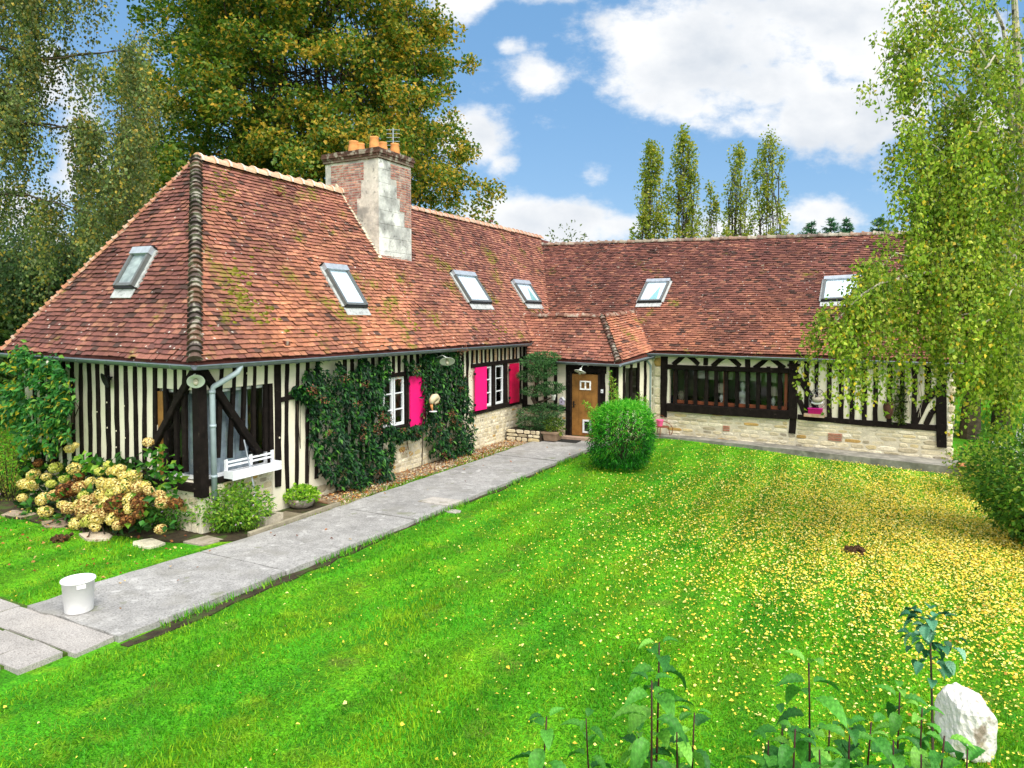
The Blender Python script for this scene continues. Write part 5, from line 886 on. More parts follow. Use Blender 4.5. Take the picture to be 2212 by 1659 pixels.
m = MB(); a = b; V = [(a[0]+sx*w, a[1]+sy*w, a[2]+z) for z, w in ((0, .19), (.2, .23), (.22, .26), (.27, .26)) for sx, sy in ((-1, -1), (1, -1), (1, 1), (-1, 1))]; m.add(EL(V), [(i*4+j, i*4+(j+1) % 4, i*4+4+(j+1) % 4, i*4+4+j) for i in range(3) for j in range(4)]+[(12, 13, 14, 15)]); o = m.build('pot', mat('tan_pot', (.30, .21, .14), .8, noise=[(9, .8, 1.15)]), t); inv(t, o)
# right edge bush, flower pot
b = gp(2196, 1180); b_off = EL((.15, .25, .95))
t = bush('border_bush', 'dense dark leafy bush with white flowers at the right edge', b+EL((.36, .35, .9)), (.98, 1.1, .93), 8600, .085, .65, [(86, 136, 44), (106, 160, 50), (66, 110, 36), (154, 188, 66), (196, 204, 84)], (2, 2, 1.8, 1, .4), shell=.45, stems=30); flowers(t, b+EL((.36, .35, .9)), (.98, 1.1, .93), 10, .035, [(244, 244, 244)])
b = gp(2150, 1090); t = bush('border_bush', 'loose yellow green shrub behind the terracotta pot', b+EL((.3, .8, .5)), (1.0, .9, .6), 3200, .08, .6, [(126, 156, 50), (160, 180, 62), (96, 126, 42), (190, 190, 76)], None, shell=.35, stems=24); flowers(t, b+EL((.3, .8, .5)), (1.0, .9, .6), 12, .03, [(244, 244, 244)])
p = gp(2092, 1030); t = thing('terracotta_pot', 'wide terracotta flower pot by the gable corner', 'flower pot', p); m = MB(); m.lathe([(.15, 0), (.22, .18), (.25, .24), (.27, .24), (.27, .3), (.23, .3), (.2, .2), (0, .2)], p, 22); o = m.build('pot', M['terra'], t, True); m = MB(); m.lathe([(.2, .0), (.3, .02), (.32, .05), (.26, .03)], p+EL((-.12, -.12, -.02)), 20); o2 = m.build('saucer', M['terra'], t, True); inv(t, o, o2)

# ---------------------------------------------------------------- lawn: grass blades, clover, fallen leaves
def free(x, y):
    bad = ((x > .95) & (x < 3.0) & (y > -3.4) & (y < 12.2))|((x < 2.75) & (x > -8) & (y < -3.0) & (y > -8) & (x > -.8-0*(y)) & (y < -3.25) & (x > -9))|((x < 1.0) & (y > -.6) & (x > -6))|((x < .3) & (y > -.72+.12*np.sin(x*3)) & (x > -6))
    q = np.stack([x-RO[0], y-RO[1]], -1); sN = q@RN[:2]; bad |= ((sN < 1.0+(q@RD[:2])*.0-.35*(1-np.clip((q@RD[:2])/9, 0, 1))) & (q@RD[:2] < 9.2) & (q@RD[:2] > -1))|((y > 11.5) & (x < 3.4))
    return ~bad
NB = 250000; Z_ = np.exp(rng.uniform(math.log(4.6), math.log(30), NB)); th = rng.uniform(-.86, .86, NB); gxy = CAM[:2]+np.outer(Z_, D0[:2])+np.outer(Z_*np.tan(th), RV[:2]); ok = free(gxy[:, 0], gxy[:, 1]); gxy, Z_ = gxy[ok], Z_[ok]; m = len(gxy)
gzv = gz(gxy[:, 0], gxy[:, 1]); base = np.stack([gxy[:, 0], gxy[:, 1], gzv-.004], 1); h = rng.uniform(.025, .06, m)*(1+.4*np.sin(gxy[:, 0]*2.1)*np.sin(gxy[:, 1]*1.7)); wd = .0035+.0006*Z_; a = rng.uniform(0, 6.28, m); sx = np.stack([np.cos(a), np.sin(a), np.zeros(m)], 1); tip = base+np.stack([rng.normal(0, .022, m), rng.normal(0, .022, m), h], 1)
f = .5+.5*np.sin(gxy[:, 0]*1.1+.8*np.sin(gxy[:, 1]*.9))*np.sin(gxy[:, 1]*1.3+.6*np.sin(gxy[:, 0]*1.7)); f = np.clip(f*.75+.3*np.sin(gxy[:, 0]*5.2+1.3*np.sin(gxy[:, 1]*.6))+rng.normal(0, .25, m), 0, 1)[:, None]
colg = (np.array((.055, .31, .007))*(1-f)+np.array((.27, .48, .012))*f)*rng.uniform(.55, 1.35, (m, 1))
tag(mesh_obj('lawn_grass', np.stack([base-sx*wd[:, None], base+sx*wd[:, None], tip], 1).reshape(-1, 3), np.arange(m*3, dtype=np.int32).reshape(-1, 3), M['grass'], None, colg), 'short bright green grass covering the lawn', 'grass', kind='stuff')
def litter(n, c, sg, uni):
    a = np.concatenate([rng.normal(0, 1, (n, 2))*sg+c, CAM[:2]+np.outer(np.exp(rng.uniform(math.log(4.6), math.log(26), uni)), D0[:2])+np.outer(rng.uniform(-9, 9, uni), RV[:2])]); return a[free(a[:, 0], a[:, 1])]
c0 = gp(1990, 1130)[:2]
xy = np.concatenate([litter(66000, c0+EL((.2, -.3)), (2.4, 3.4), 1300), litter(10000, c0+EL((-1.5, 1.0)), (3.0, 4.0), 0), litter(13000, c0+EL((1.0, -2.5)), (1.6, 2.6), 0)]); m = len(xy); P = np.stack([xy[:, 0], xy[:, 1], gz(xy[:, 0], xy[:, 1])+rng.uniform(.015, .05, m)], 1); L_ = rng.uniform(.018, .040, m)*rng.choice([.7, 1, 1.35], m)
tag(leaves_obj('fallen_leaves', leaf_quads(P, unit(rng.normal(0, 1, (m, 3))*EL((1, 1, .25))), rdir(m, (0, 0, 2.0)), L_, L_*.8, .15), pcol([(250, 226, 92), (244, 214, 78), (252, 238, 150), (226, 190, 64), (240, 220, 126), (176, 134, 56)], m, (3, 2.5, 2, 1, 1, .5)), M['litter'], None), 'yellow birch leaves scattered thick over the lawn', 'fallen leaves', kind='stuff')
xy = np.stack([rng.uniform(.1, .9, 900), rng.uniform(2.6, 11.8, 900)], 1); xy2 = np.stack([rng.uniform(-6, .8, 160), rng.uniform(-2.6, -.3, 160)], 1); xy3 = np.stack([rng.uniform(1.05, 2.9, 26), rng.uniform(-3, 11, 26)], 1); xy = np.concatenate([xy, xy2, xy3]); m = len(xy); P = np.stack([xy[:, 0], xy[:, 1], np.where(xy[:, 0] > 1, .10, .075)+rng.uniform(0, .02, m)], 1); L_ = rng.uniform(.04, .08, m)
tag(leaves_obj('dry_leaves', leaf_quads(P, unit(rng.normal(0, 1, (m, 3))*EL((1, 1, .3))), rdir(m, (0, 0, 1.6)), L_, L_*.6, .2), pcol([(150, 86, 44), (120, 66, 36), (190, 140, 84), (214, 180, 120), (170, 110, 60)], m), M['litter'], None), 'brown dry leaves on the gravel strip and beds', 'fallen leaves', kind='stuff')
n = 5200; x = rng.uniform(.35, 1.04, n); y = rng.uniform(.6, 11.2, n); ok = (x > .62+.22*np.sin(y*1.3)+.1*np.sin(y*3.1)); x, y = x[ok], y[ok]; m = len(x); base = np.stack([x, y, np.full(m, .03)], 1); a = rng.uniform(0, 6.28, m); sx = np.stack([np.cos(a), np.sin(a), 0*a], 1)*.014
tag(mesh_obj('moss_strip', np.stack([base-sx, base+sx, base+np.stack([rng.normal(0, .02, m), rng.normal(0, .02, m), rng.uniform(.03, .08, m)], 1)], 1).reshape(-1, 3), np.arange(m*3, dtype=np.int32).reshape(-1, 3), M['grass'], None, pcol([(110, 150, 24), (80, 130, 24), (150, 170, 40)], m)), 'moss and grass strip along the house side of the path', 'moss', kind='stuff')
n = 3000; x = rng.uniform(.08, .85, n); y = rng.uniform(2.7, 12, n); V = np.stack([x, y, np.full(n, .05)], 1)[:, None, :]+rng.normal(0, 1, (n, 4, 3))*EL((.018, .018, .010))+EL((0, 0, .008))
tag(mesh_obj('gravel', V.reshape(-1, 3), np.concatenate([np.arange(n*4).reshape(-1, 4)[:, q] for q in ([0, 1, 2], [0, 2, 3], [0, 1, 3], [1, 2, 3])]).astype(np.int32), M['litter'], None, np.tile(pcol([(214, 196, 164), (190, 166, 130), (160, 140, 116), (230, 220, 200)], n), (4, 1))), 'pale pebbles on the strip below the left wall', 'gravel', kind='stuff')
# ---------------------------------------------------------------- small things
def wall_lamp(label, c, axis, r, wall_pt, mt='enamel', bulb=True):
    c = EL(c); ax = unit(EL(axis)); t = thing('wall_lamp', label, 'wall lamp', c, group='enamel wall lamps'); m = MB(); m.lathe([(.02, .07), (.03, .06), (r*.35, .045), (r*.9, .012), (r, 0), (r*.985, -.004), (r*.9, .004), (r*.35, .036), (.03, .05)], c, 28, axis=ax); a = m.build('shade', M[mt], t, True); parts = [a]
    m = MB(); m.lathe([(.03, .05), (.034, .11), (.02, .12), (0, .12)], c, 12, axis=ax); w = EL(wall_pt); m.tube([c+ax*.11, c+ax*.17+(w-c)*.3, w], .011, 6); m.lathe([(.05, 0), (.05, .015), (.0, .02)], w, 14, axis=unit(c-w)); parts.append(m.build('bracket', M[mt], t, True))
    if bulb: m = MB(); m.lathe([(.028, .045), (.045, -.0), (.045, -.05), (.03, -.085), (0, -.095)], c, 14, axis=ax); parts.append(m.build('glass_bulb', M['bulb'], t, True))
    inv(t, *parts)
M['bulb'] = mat('bulb_glass', (.42, .40, .28), .15, spec=.6)
TC = lambda p: unit(CAM-p)
p = at(423, 824, 12.15); wall_lamp('white enamel dish lamp on the dark corner post', p, -(TC(p)*.75+EL((0, 0, -.55))), .145, (-.02, -.04, 2.82))
p = on(966, 781, 0, .5); wall_lamp('white enamel dish lamp sticking out of the climber', p, EL((-.35, .45, .8)), .2, (.05, p[1], p[2]+.05))
p = on(1253, 803, 1, 11.85); wall_lamp('white enamel dish lamp over the oak front door', p, EL((.1, .35, .9)), .19, (p[0]+.12, 12.16, p[2]+.2))
p = on(226, 822, 1, -.14); wall_lamp('black dish lamp on a stud of the hip end wall', p, EL((.25, 1, .35)), .15, (p[0], -.04, p[2]+.05), 'black', False)
# white slatted window box
y0, z0 = on(482, 1028, 0, .3)[1:]; y1 = on(598, 998, 0, .3)[1]; t = thing('window_box', 'empty white slatted window box under the corner window', 'planter', (.15, (y0+y1)/2, z0)); m = MB(); y0, y1, z0 = .44, 1.58, .94
for z in (z0-.02, z0+.065): m.box((.27, y0, z), (.292, y1, z+.08))
m.box((.05, y0+.02, z0), (.27, y1-.02, z0+.02)); m.box((.05, y0-.0, z0), (.27, y0+.02, z0+.14)); m.box((.05, y1-.02, z0), (.27, y1, z0+.14)); a = m.build('trough', M['white'], t); m = MB()
for z in (z0+.19, z0+.26): m.box((.06, y0+.02, z), (.08, y1-.02, z+.035))
for y in (y0+.01, (y0+y1)/2, y1-.05): m.box((.05, y, z0+.02), (.058, y+.045, z0+.33)); m.box((.08, y, z0+.14), (.095, y+.045, z0+.34))
b2 = m.build('rail', M['white'], t); inv(t, a, b2)
t = thing('broom', 'thin grey broom handle leaning beside the downpipe', 'broom', (.2, .5, .3)); m = MB(); m.tube([on(527, 950, 0, .12), on(540, 1010, 0, .22), on(550, 1060, 0, .3)], .013, 6); a = m.build('handle', M['stone2'], t) if 'stone2' in M else m.build('handle', M['lead'], t); m = MB(); p = on(551, 1063, 0, .3)
for k in range(16): m.tube([p, p+EL((rng.normal(0, .03), rng.normal(0, .04), -.16))], .004, 3)
b2 = m.build('bristles', M['lead'], t); inv(t, a, b2)
# bird shaped ornament in the climber
p = on(938, 869, 0, .5); t = thing('bird_ornament', 'cream bird-head ornament with orange beak in the climber', 'ornament', p); m = MB(); u, v = EL((0, 1., 0)), EL((0, 0, 1.))
m.tube([p+u*-.13+v*-.02, p+u*-.1+v*.06, p+u*-.02+v*.12, p+u*.08+v*.13, p+u*.15+v*.08, p+u*.12+v*.0, p+u*.02+v*-.03], [.05, .075, .09, .085, .07, .05, .03], 10); a = m.build('body', mat('cream_ceramic', (.62, .52, .34), .6, noise=[(14, .8, 1.15)]), t, True); m = MB(); m.tube([p+u*-.12+v*-.04, p+u*-.11+v*-.12, p+u*-.07+v*-.2], [.035, .03, .01], 8); b2 = m.build('beak', M['clay'], t, True); m = MB(); m.lathe([(.1, 0), (.1, .012), (0, .012)], p+u*-.05+v*-.23, 12); c_ = m.build('base', M['white'], t); inv(t, a, b2, c_)
# garden stakes shaped like poppy buds
for px, py, pb, lab, cl in ((743, 1012, 1056, 'pale poppy-bud garden stake in front of the large climber', (196, 188, 130)), (898, 966, 1008, 'brownish poppy-bud garden stake between the two climbers', (150, 130, 66))):
    b = gp(px-3, pb, .05); h = (pb-py)/F*np.linalg.norm(b-CAM)*1.03; t = thing('garden_stake', lab, 'garden ornament', b, group='poppy garden stakes'); m = MB(); m.tube([b+EL((0, 0, -.1)), b+EL((0, 0, h*.9))], .009, 6); m.tube([b+EL((0, 0, h*.38)), b+EL((.03, .07, h*.52))], [.006, .016], 5); a = m.build('rod', M['bulb'], t); m = MB(); m.lathe([(.01, h*.78), (.045, h*.86), (.062, h*.93), (.05, h*.98), (.06, h*1.02), (.055, h*1.1), (.03, h*1.15), (0, h*1.16)], b, 14); b2 = m.build('bud', mat('bud_glaze', S(cl), .5, noise=[(20, .85, 1.1)]), t, True); inv(t, a, b2)
# bird house, mat, steps
p = on(1214, 866, 1, 12.1); t = thing('bird_house', 'small lilac bird house hanging left of the front door', 'bird house', p); m = MB(); m.box(p+EL((-.07, -.05, -.12)), p+EL((.07, .05, .03))); m.add(EL([p+EL(q) for q in ((-.07, -.05, .03), (.07, -.05, .03), (0, -.05, .11), (-.07, .05, .03), (.07, .05, .03), (0, .05, .11))]), [(0, 1, 2), (3, 5, 4)]); LIL = mat('lilac_paint', (.52, .46, .62), .6); a = m.build('box', LIL, t); m = MB(); m.frame(p+EL((-.095, -.07, .02)), (.66, 0, .75), (0, 1, 0), (-.75, 0, .66), .14, .14, .01); m.frame(p+EL((.095, -.07, .02)), (-.66, 0, .75), (0, 1, 0), (.75, 0, .66), .14, .14, .01); b2 = m.build('roof', M['white'], t); m = MB(); m.lathe([(.022, 0), (.022, .004), (0, .004)], p+EL((0, -.05, -.03)), 10, axis=(0, -1, 0)); c_ = m.build('entrance_hole', M['black'], t); m = MB(); m.tube([p+EL((0, 0, .1)), p+EL((0, .05, .25))], .003, 4); d_ = m.build('cord', M['black'], t); inv(t, a, b2, c_, d_)
t = thing('door_step', 'worn pale stone step before the front door', 'step', (2.2, 11.9, .1)); m = MB(); m.box((1.6, 11.75, .02), (2.95, 12.12, .17), S((176, 150, 132)), .008); a = m.build('slab', M['stone'], t); inv(t, a)
m = MB(); m.box((1.55, 11.25, .088), (2.3, 11.68, .11), (1, 1, 1), .004); o = m.build('door_mat', mat('black_mat', (.02, .02, .018), .95, noise=[(60, .5, 1.5)])); tag(o, 'black rubber mat lying on the path before the step', 'door mat')
t = thing('wall_box', 'small white bell box on the post right of the door', 'bell', (2.79, 12.12, 1.6)); m = MB(); m.box((2.75, 12.12, 1.55), (2.82, 12.155, 1.66)); a = m.build('case', M['white'], t); m = MB(); m.lathe([(.012, 0), (.012, .008), (0, .008)], (2.785, 12.12, 1.6), 10, axis=(0, -1, 0)); b2 = m.build('button', M['black'], t); inv(t, a, b2)
# wooden chair frame left of the bird house
p = on(1190, 858, 1, 12.1); t = thing('hanging_basket', 'dark wire wall basket holding a pale pot left of the bird house', 'wall basket', p); m = MB()
for z in (-.08, 0, .08): m.tube([p+EL((.22*math.cos(a), -.12*math.sin(a)-.02, z)) for a in np.linspace(0, math.pi, 9)], .008, 5)
for a in np.linspace(0, math.pi, 7): m.tube([p+EL((.22*math.cos(a), -.12*math.sin(a)-.02, -.08)), p+EL((.22*math.cos(a), -.12*math.sin(a)-.02, .08))], .006, 4)
a = m.build('wire_frame', M['black'], t); m = MB(); m.lathe([(.06, -.08), (.085, .06), (.09, .09), (.07, .09)], p+EL((.12, -.07, 0)), 14); b2 = m.build('pot', M['enamel'], t, True); inv(t, a, b2)
# pink pot on iron stand
p = rwp(1424, 912, .35); t = thing('pink_pot_stand', 'pink metal pot on a rusty round iron plant stand', 'plant stand', EL((p[0], p[1], .2))); m = MB()
zz = p[2]-.12; m.lathe([(.2, zz-.02), (.2, zz), (0, zz)], (p[0]+.1, p[1], 0), 20)
for k in range(3): a_ = k*2.1+.5; m.tube([(p[0]+.1+.19*math.cos(a_), p[1]+.19*math.sin(a_), zz), (p[0]+.1+.24*math.cos(a_), p[1]+.24*math.sin(a_), .2)], .011, 5)
m.tube([(p[0]+.1+.33*math.cos(q), p[1], zz-.1+.26*math.sin(q)) for q in np.linspace(-.6, 2.6, 12)], .012, 5); m.tube([(p[0]+.02+.17*math.cos(q), p[1], p[2]+.1+.12*math.sin(q)) for q in np.linspace(0, math.pi, 9)], .008, 5)
a = m.build('stand', M['redwood'], t); m = MB(); m.lathe([(.08, 0), (.11, .16), (.12, .18), (.12, .2), (.1, .2), (.08, .05)], (p[0]+.02, p[1], zz+.005), 18); b2 = m.build('pot', mat('rose_paint', (.86, .14, .34), .4), t, True); inv(t, a, b2)
# lattice plant holder with swan planter and magenta trough
def cq(x, y, n=.1): px, py = X2(3100+x*.0964, 1480+y*.0964); return rwp(px, py, n)
t = thing('wire_plant_holder', 'round-topped wire lattice holder with swan planter and magenta trough', 'plant holder', cq(920, 1500)); m = MB(); fr = [cq(620, 1180), cq(625, 760), cq(700, 560), cq(820, 440), cq(960, 420), cq(1110, 450), cq(1230, 580), cq(1275, 760), cq(1270, 1200)]; m.tube(fr, .011, 5)
for a_, b_ in (((750, 480), (1260, 1000)), ((1180, 500), (640, 1000)), ((625, 780), (1020, 1190)), ((1270, 800), (860, 1200)), ((900, 430), (1270, 830)), ((1030, 430), (640, 760)), ((630, 1010), (730, 1110)), ((1080, 1040), (1240, 1200)), ((1260, 1020), (1080, 1190))): m.tube([cq(*a_), cq(*b_)], .007, 4)
m.tube([cq(960, 420), cq(940, 340), cq(965, 240)], .012, 5); parts = [m.build('wire_lattice', M['alu'], t)]
sw = MB(); sw.tube([cq(770, 830, .2), cq(850, 850, .22), cq(960, 850, .22), cq(1100, 840, .22), cq(1200, 790, .2), cq(1245, 800, .18)], [.03, .065, .08, .075, .05, .02], 10); sw.tube([cq(800, 830, .22), cq(790, 770, .22), cq(840, 700, .22), cq(840, 640, .22), cq(790, 660, .22)], [.04, .03, .026, .028, .012], 8); parts.append(sw.build('swan_planter', M['stone3'], t, True) if 'stone3' in M else sw.build('swan_planter', mat('grey_beige_ceramic', (.40, .36, .29), .7, noise=[(12, .8, 1.1)]), t, True))
w_ = MB(); w_.tube([cq(735, 955, .16), cq(860, 1000, .2), cq(1050, 1000, .2), cq(1195, 950, .16)], [.03, .035, .035, .03], 8); parts.append(w_.build('dish', M['white'], t, True))
a_, b_ = cq(640, 1370, .0), cq(1195, 1370, .0); Lw = np.linalg.norm((b_-a_)[:2]); hh = cq(640, 1190)[2]-a_[2]; m = MB(); m.frame(a_+RN*.05, RD, RN, (0, 0, 1), Lw, .16, hh)
for k in range(9): m.frame(a_+RN*.21+RD*(Lw*(k+.3)/9), RD, RN, (0, 0, 1), Lw/16, .008, hh*.86)
parts.append(m.build('trough', mat('magenta_paint', (.40, .004, .12), .5), t)); m = MB(); m.frame(a_+RN*.04-RD*.01+EL((0, 0, hh)), RD, RN, (0, 0, 1), Lw+.02, .185, .02); parts.append(m.build('trough_rim', mat('bright_magenta', (.62, .01, .28), .45), t))
m = MB(); m.frame(a_+RN*.04-RD*.1+EL((0, 0, -.09)), RD, RN, (0, 0, 1), Lw+.16, .2, .085, S((170, 140, 110)), .004); parts.append(m.build('shelf', M['brick'], t)); inv(t, *parts)
# rusty urn on the wall
p = rwp(*z4(1533, 560), .1); t = thing('wall_urn', 'rust brown wall urn on a stud behind the birch twigs', 'urn', p); m = MB(); m.lathe([(.06, -.2), (.08, -.16), (.115, -.02), (.125, .12), (.10, .2), (.13, .24), (.1, .24)], p+RN*.05, 16); a = m.build('body', mat('rust_brown', (.075, .03, .018), .8, noise=[(14, .7, 1.2)]), t, True); m = MB(); m.tube([p+RN*-.08+EL((0, 0, .1)), p+RN*.05+EL((0, 0, .1))], .015, 5); b2 = m.build('hook', M['black'], t); inv(t, a, b2)
# dry climber stems on the right studs
t = thing('dry_vine', 'bare grey vine stems climbing the right wing studs', 'climbing plant', RWP(7.6, .05, 1.1)); m = MB()
for x0 in (1575, 1590, 1640, 1650, 1660, 1725, 1735, 1600):
    m.tube([rwp(*z4(x0+rng.normal(0, 6), y), .04) for y in np.linspace(250, 600, 9)], .011, 4)
a = m.build('stem', M['birch'], t); Q = []
for k in range(260): p = rwp(*z4(rng.normal(1605, 22), rng.uniform(400, 640)), .08); Q.append(p)
Q = EL(Q); b2 = leaves_obj('foliage', leaf_quads(Q, rdir(len(Q), (0, -.5, -.8)), rdir(len(Q), (0, -1, 0)), .07, .06), pcol([(60, 84, 24), (90, 110, 30), (44, 64, 20)], len(Q)), M['leaf'], t); inv(t, a, b2)
# things seen through the big window
def table_lamp(px, pb, lab, s=1.0):
    p = rwp(px, pb, -.42); t = thing('table_lamp', lab, 'table lamp', p, group='lamps behind the big window'); m = MB(); m.lathe([(q*s, z*s) for q, z in ((.05, 0), (.05, .02), (.02, .04), (.06, .1), (.075, .17), (.05, .24), (.02, .28), (.015, .36))], p, 14); a = m.build('base', M['enamel'], t, True); m = MB(); m.lathe([(q*s, z*s) for q, z in ((.14, .33), (.09, .6), (.085, .6), (.135, .33))], p, 18); b2 = m.build('lamp_shade', mat('cream_shade', (.62, .58, .44), .8, trans=.3), t, True); inv(t, a, b2)
table_lamp(*cz(985, 780), 'white baluster lamp nearest the middle of the big window'); table_lamp(*cz(1755, 835), 'white baluster lamp at the right end of the big window')
p = rwp(*cz(1300, 800), -.5); t = thing('bust_statue', 'pale classical bust standing behind the big window', 'statue', p); m = MB(); m.lathe([(.1, 0), (.09, .04), (.08, .12), (.16, .24), (.19, .32), (.1, .38), (.05, .4), (.05, .45)], p, 16); a = m.build('torso', M['enamel'], t, True); m = MB(); m.lathe([(.0, .42), (.06, .45), (.085, .54), (.08, .62), (.05, .68), (0, .7)], p, 14); m.tube([p+EL((.0, -.07, .55)), p+EL((0, -.1, .53))], .014, 5); b2 = m.build('head', M['enamel'], t, True); inv(t, a, b2)
p = rwp(*cz(385, 740), -.4); t = thing('vase', 'dim stone vase at the left end of the big window', 'vase', p); m = MB(); m.lathe([(.06, 0), (.1, .1), (.11, .2), (.07, .27), (.09, .3)], p, 14); a = m.build('body', mat('dull_ceramic', (.3, .27, .2), .8), t, True); inv(t, a)
t = thing('window_table', 'long dark table inside the big window', 'table', RWP(3, -.6, .55)); m = MB(); m.frame(RWP(1.5, -.35, 1.16), RD, -RN, (0, 0, 1), 3.3, .5, .04); a = m.build('tabletop', M['redwood'], t); k_ = [a]
for s_, n_ in ((1.55, -.4), (4.7, -.4), (1.55, -.8), (4.7, -.8)): m = MB(); m.frame(RWP(s_, n_, .55), RD, -RN, (0, 0, 1), .05, .05, .61); k_.append(m.build('leg', M['redwood'], t))
inv(t, *k_)
# TV aerial
p = at(848, 330, 21.5); t = thing('tv_aerial', 'grey comb-shaped television aerial behind the chimney pots', 'aerial', EL((p[0], p[1], 7))); m = MB(); q = at(849, 277, 21.5); m.tube([EL((q[0], q[1], 6.2)), EL((q[0], q[1], q[2]))], .018, 6); a = m.build('mast', M['lead'], t); m = MB()
for k in range(7): 
    z = q[2]-.05-k*.115; w_ = .2 if k < 5 else .16; m.tube([EL((q[0], q[1], z))-RV*w_, EL((q[0], q[1], z))+RV*w_], .009, 4)
m.tube([EL((q[0], q[1], q[2]-.05)), EL((q[0], q[1], q[2]-.75))], .016, 4); b2 = m.build('elements', M['lead'], t); inv(t, a, b2)
# bucket
p = gp(171, 1318, .09); r = .185; t = thing('white_bucket', 'round white plastic tub standing on the end of the path', 'bucket', p); m = MB(); m.lathe([(0, 0), (r*.86, 0), (r*.88, .01), (r*1.0, .385), (r*1.07, .388), (r*1.09, .4), (r*1.07, .412), (r*.985, .41), (r*.87, .02), (0, .018)], p, 40); a = m.build('body', M['plastic'], t, True)
m = MB(); an = math.atan2(*(CAM-p)[1::-1])+.15
for s_ in (0, math.pi):
    c = p+EL((math.cos(an+s_)*r*1.02, math.sin(an+s_)*r*1.02, .335)); m.frame(c-EL((-math.sin(an+s_), math.cos(an+s_), 0))*.05, (-math.sin(an+s_), math.cos(an+s_), 0), (math.cos(an+s_), math.sin(an+s_), 0), (0, 0, 1), .1, .018, .045)
b2 = m.build('handle', M['plastic'], t)
m = MB(); m.tube([p+EL((.02, .02, .3)), p+EL((.0, .05, .40))], .004, 4); m.tube([p+EL((.02, .02, .3)), p+EL((.06, .06, .4))], .004, 4); c_ = m.build('twig', M['bark'], t); inv(t, a, b2, c_)
# stepping stones in the grass, mole hills
def slab(name, lab, cat, px, py, rx, ry, col, z=.03, rot=0, n=9, group=None):
    c = gp(px, py); m = MB(); V = []
    for zz, k in ((-.05, 1), (z, 1), (z+.008, .9)):
        for q in range(n): rr = 1+.13*math.sin(q*2.7+px); V.append(c+EL((rx*k*rr*math.cos(q*6.283/n+rot), ry*k*rr*math.sin(q*6.283/n+rot), zz)))
    m.add(EL(V), [(i*n+j, i*n+(j+1) % n, (i+1)*n+(j+1) % n, (i+1)*n+j) for i in range(2) for j in range(n)]+[tuple(2*n+j for j in range(n))], S(col)); tag(m.build(name, M['quartz2']), lab, cat, group)
M['quartz2'] = mat('flat_stone', attr=True, rough=.9, noise=[(6, .8, 1.1), (40, .8, 1.2)], noise2=(5, .55, .66, (.14, .13, .06), .5), bump=(30, .8, .01))
slab('stepping_stone', 'long flat stone under the left end of the hydrangea', 'stone slab', 42, 1113, .42, .22, (158, 142, 124), group='stepping stones')
slab('stepping_stone', 'brown flat stone half hidden below the hydrangea', 'stone slab', 120, 1134, .35, .2, (150, 130, 112), group='stepping stones')
slab('stepping_stone', 'rough pale stone below the middle of the hydrangea', 'stone slab', 208, 1160, .36, .2, (186, 172, 152), group='stepping stones')
slab('stepping_stone', 'rounded bright stone in the grass below the flower heads', 'stone slab', 320, 1176, .3, .2, (206, 200, 176), group='stepping stones')
slab('stepping_stone', 'square grey slab nearest the concrete path', 'stone slab', 443, 1171, .34, .3, (156, 146, 132), n=4, rot=.7, group='stepping stones')
slab('loose_slab', 'loose concrete slab lying across the lawn edge of the path', 'stone slab', 950, 1092, .5, .32, (176, 170, 162), z=.10, n=4, rot=.75); slab('edge_stone', 'small flat stone beside the loose slab on the lawn', 'stone slab', 978, 1106, .2, .12, (170, 164, 156), z=.02, n=7)
t = thing('stone_kerb', 'narrow mossy stone kerb between trough and path', 'kerb', (.9, 1.2, 0)); m = MB(); m.frame((.90, .2, -.1), (1, .0, 0), (-.02, 1, 0), (0, 0, 1), .07, 2.3, .24, S((150, 142, 122)), .008); a = m.build('edging', M['stone'], t); m = MB(); m.frame((.2, .75, .0), (1, 0, 0), (0, 1, 0), (0, 0, 1), .68, 1.0, .06, S((126, 116, 96)), .01); b2 = m.build('slab', M['quartz2'], t); inv(t, a, b2)
for px, py, lab in ((133, 1146+22, 'dark brown molehill in the grass left of the path'), (1845, 1193, 'small brown molehill among the yellow leaves')):
    c = gp(px, py); n = 60; P = c+rng.normal(0, 1, (n, 3))*EL((.06, .06, .02))+EL((0, 0, .03)); m = MB()
    for q in P: m.frame(q, *np.linalg.qr(rng.normal(0, 1, (3, 3)))[0], *rng.uniform(.02, .06, 3))
    tag(m.build('mole_hill', M['mole'] if 'mole' in M else mat('brown_earth', (.07, .035, .015), .95, noise=[(20, .6, 1.3)])), lab, 'molehill', 'molehills')
# white rock
c = gp(2088, 1625); t = thing('white_rock', 'big angular white quartz rock standing on the lawn', 'rock', c); n_ = 26; V = []; PL = [(unit(rdir(1)[0]), rng.uniform(.98, 1.1)) for _ in range(14)]+[(unit(EL(a_)), b_) for a_, b_ in (((1, .05, .1), .80), ((-.95, -.1, .22), .76), ((.25, -1, .05), .82), ((0, 1, 0), .9), ((.28, -.25, 1), .80), ((-.35, -.2, .95), .86), ((.75, -.2, .6), .92), ((-.6, -.75, .2), .90), ((.65, -.75, -.1), .95), ((0, 0, -1), .8))]
for i in range(n_+1):
    for j in range(n_*2):
        d = EL((math.sin(math.pi*i/n_)*math.cos(math.pi*j/n_), math.sin(math.pi*i/n_)*math.sin(math.pi*j/n_), math.cos(math.pi*i/n_))); q = min([1.25]+[k/(d@nn_) for nn_, k in PL if d@nn_ > .05]); q *= 1+.022*math.sin(d[0]*17+d[2]*11)*math.sin(d[1]*13)+.012*math.sin(d[0]*41+d[2]*37); V.append(c+EL((0, 0, .25))+D0*0+(RV*d[0]*.225+D0*d[1]*.21+EL((0, 0, 1))*d[2]*.30)*q)
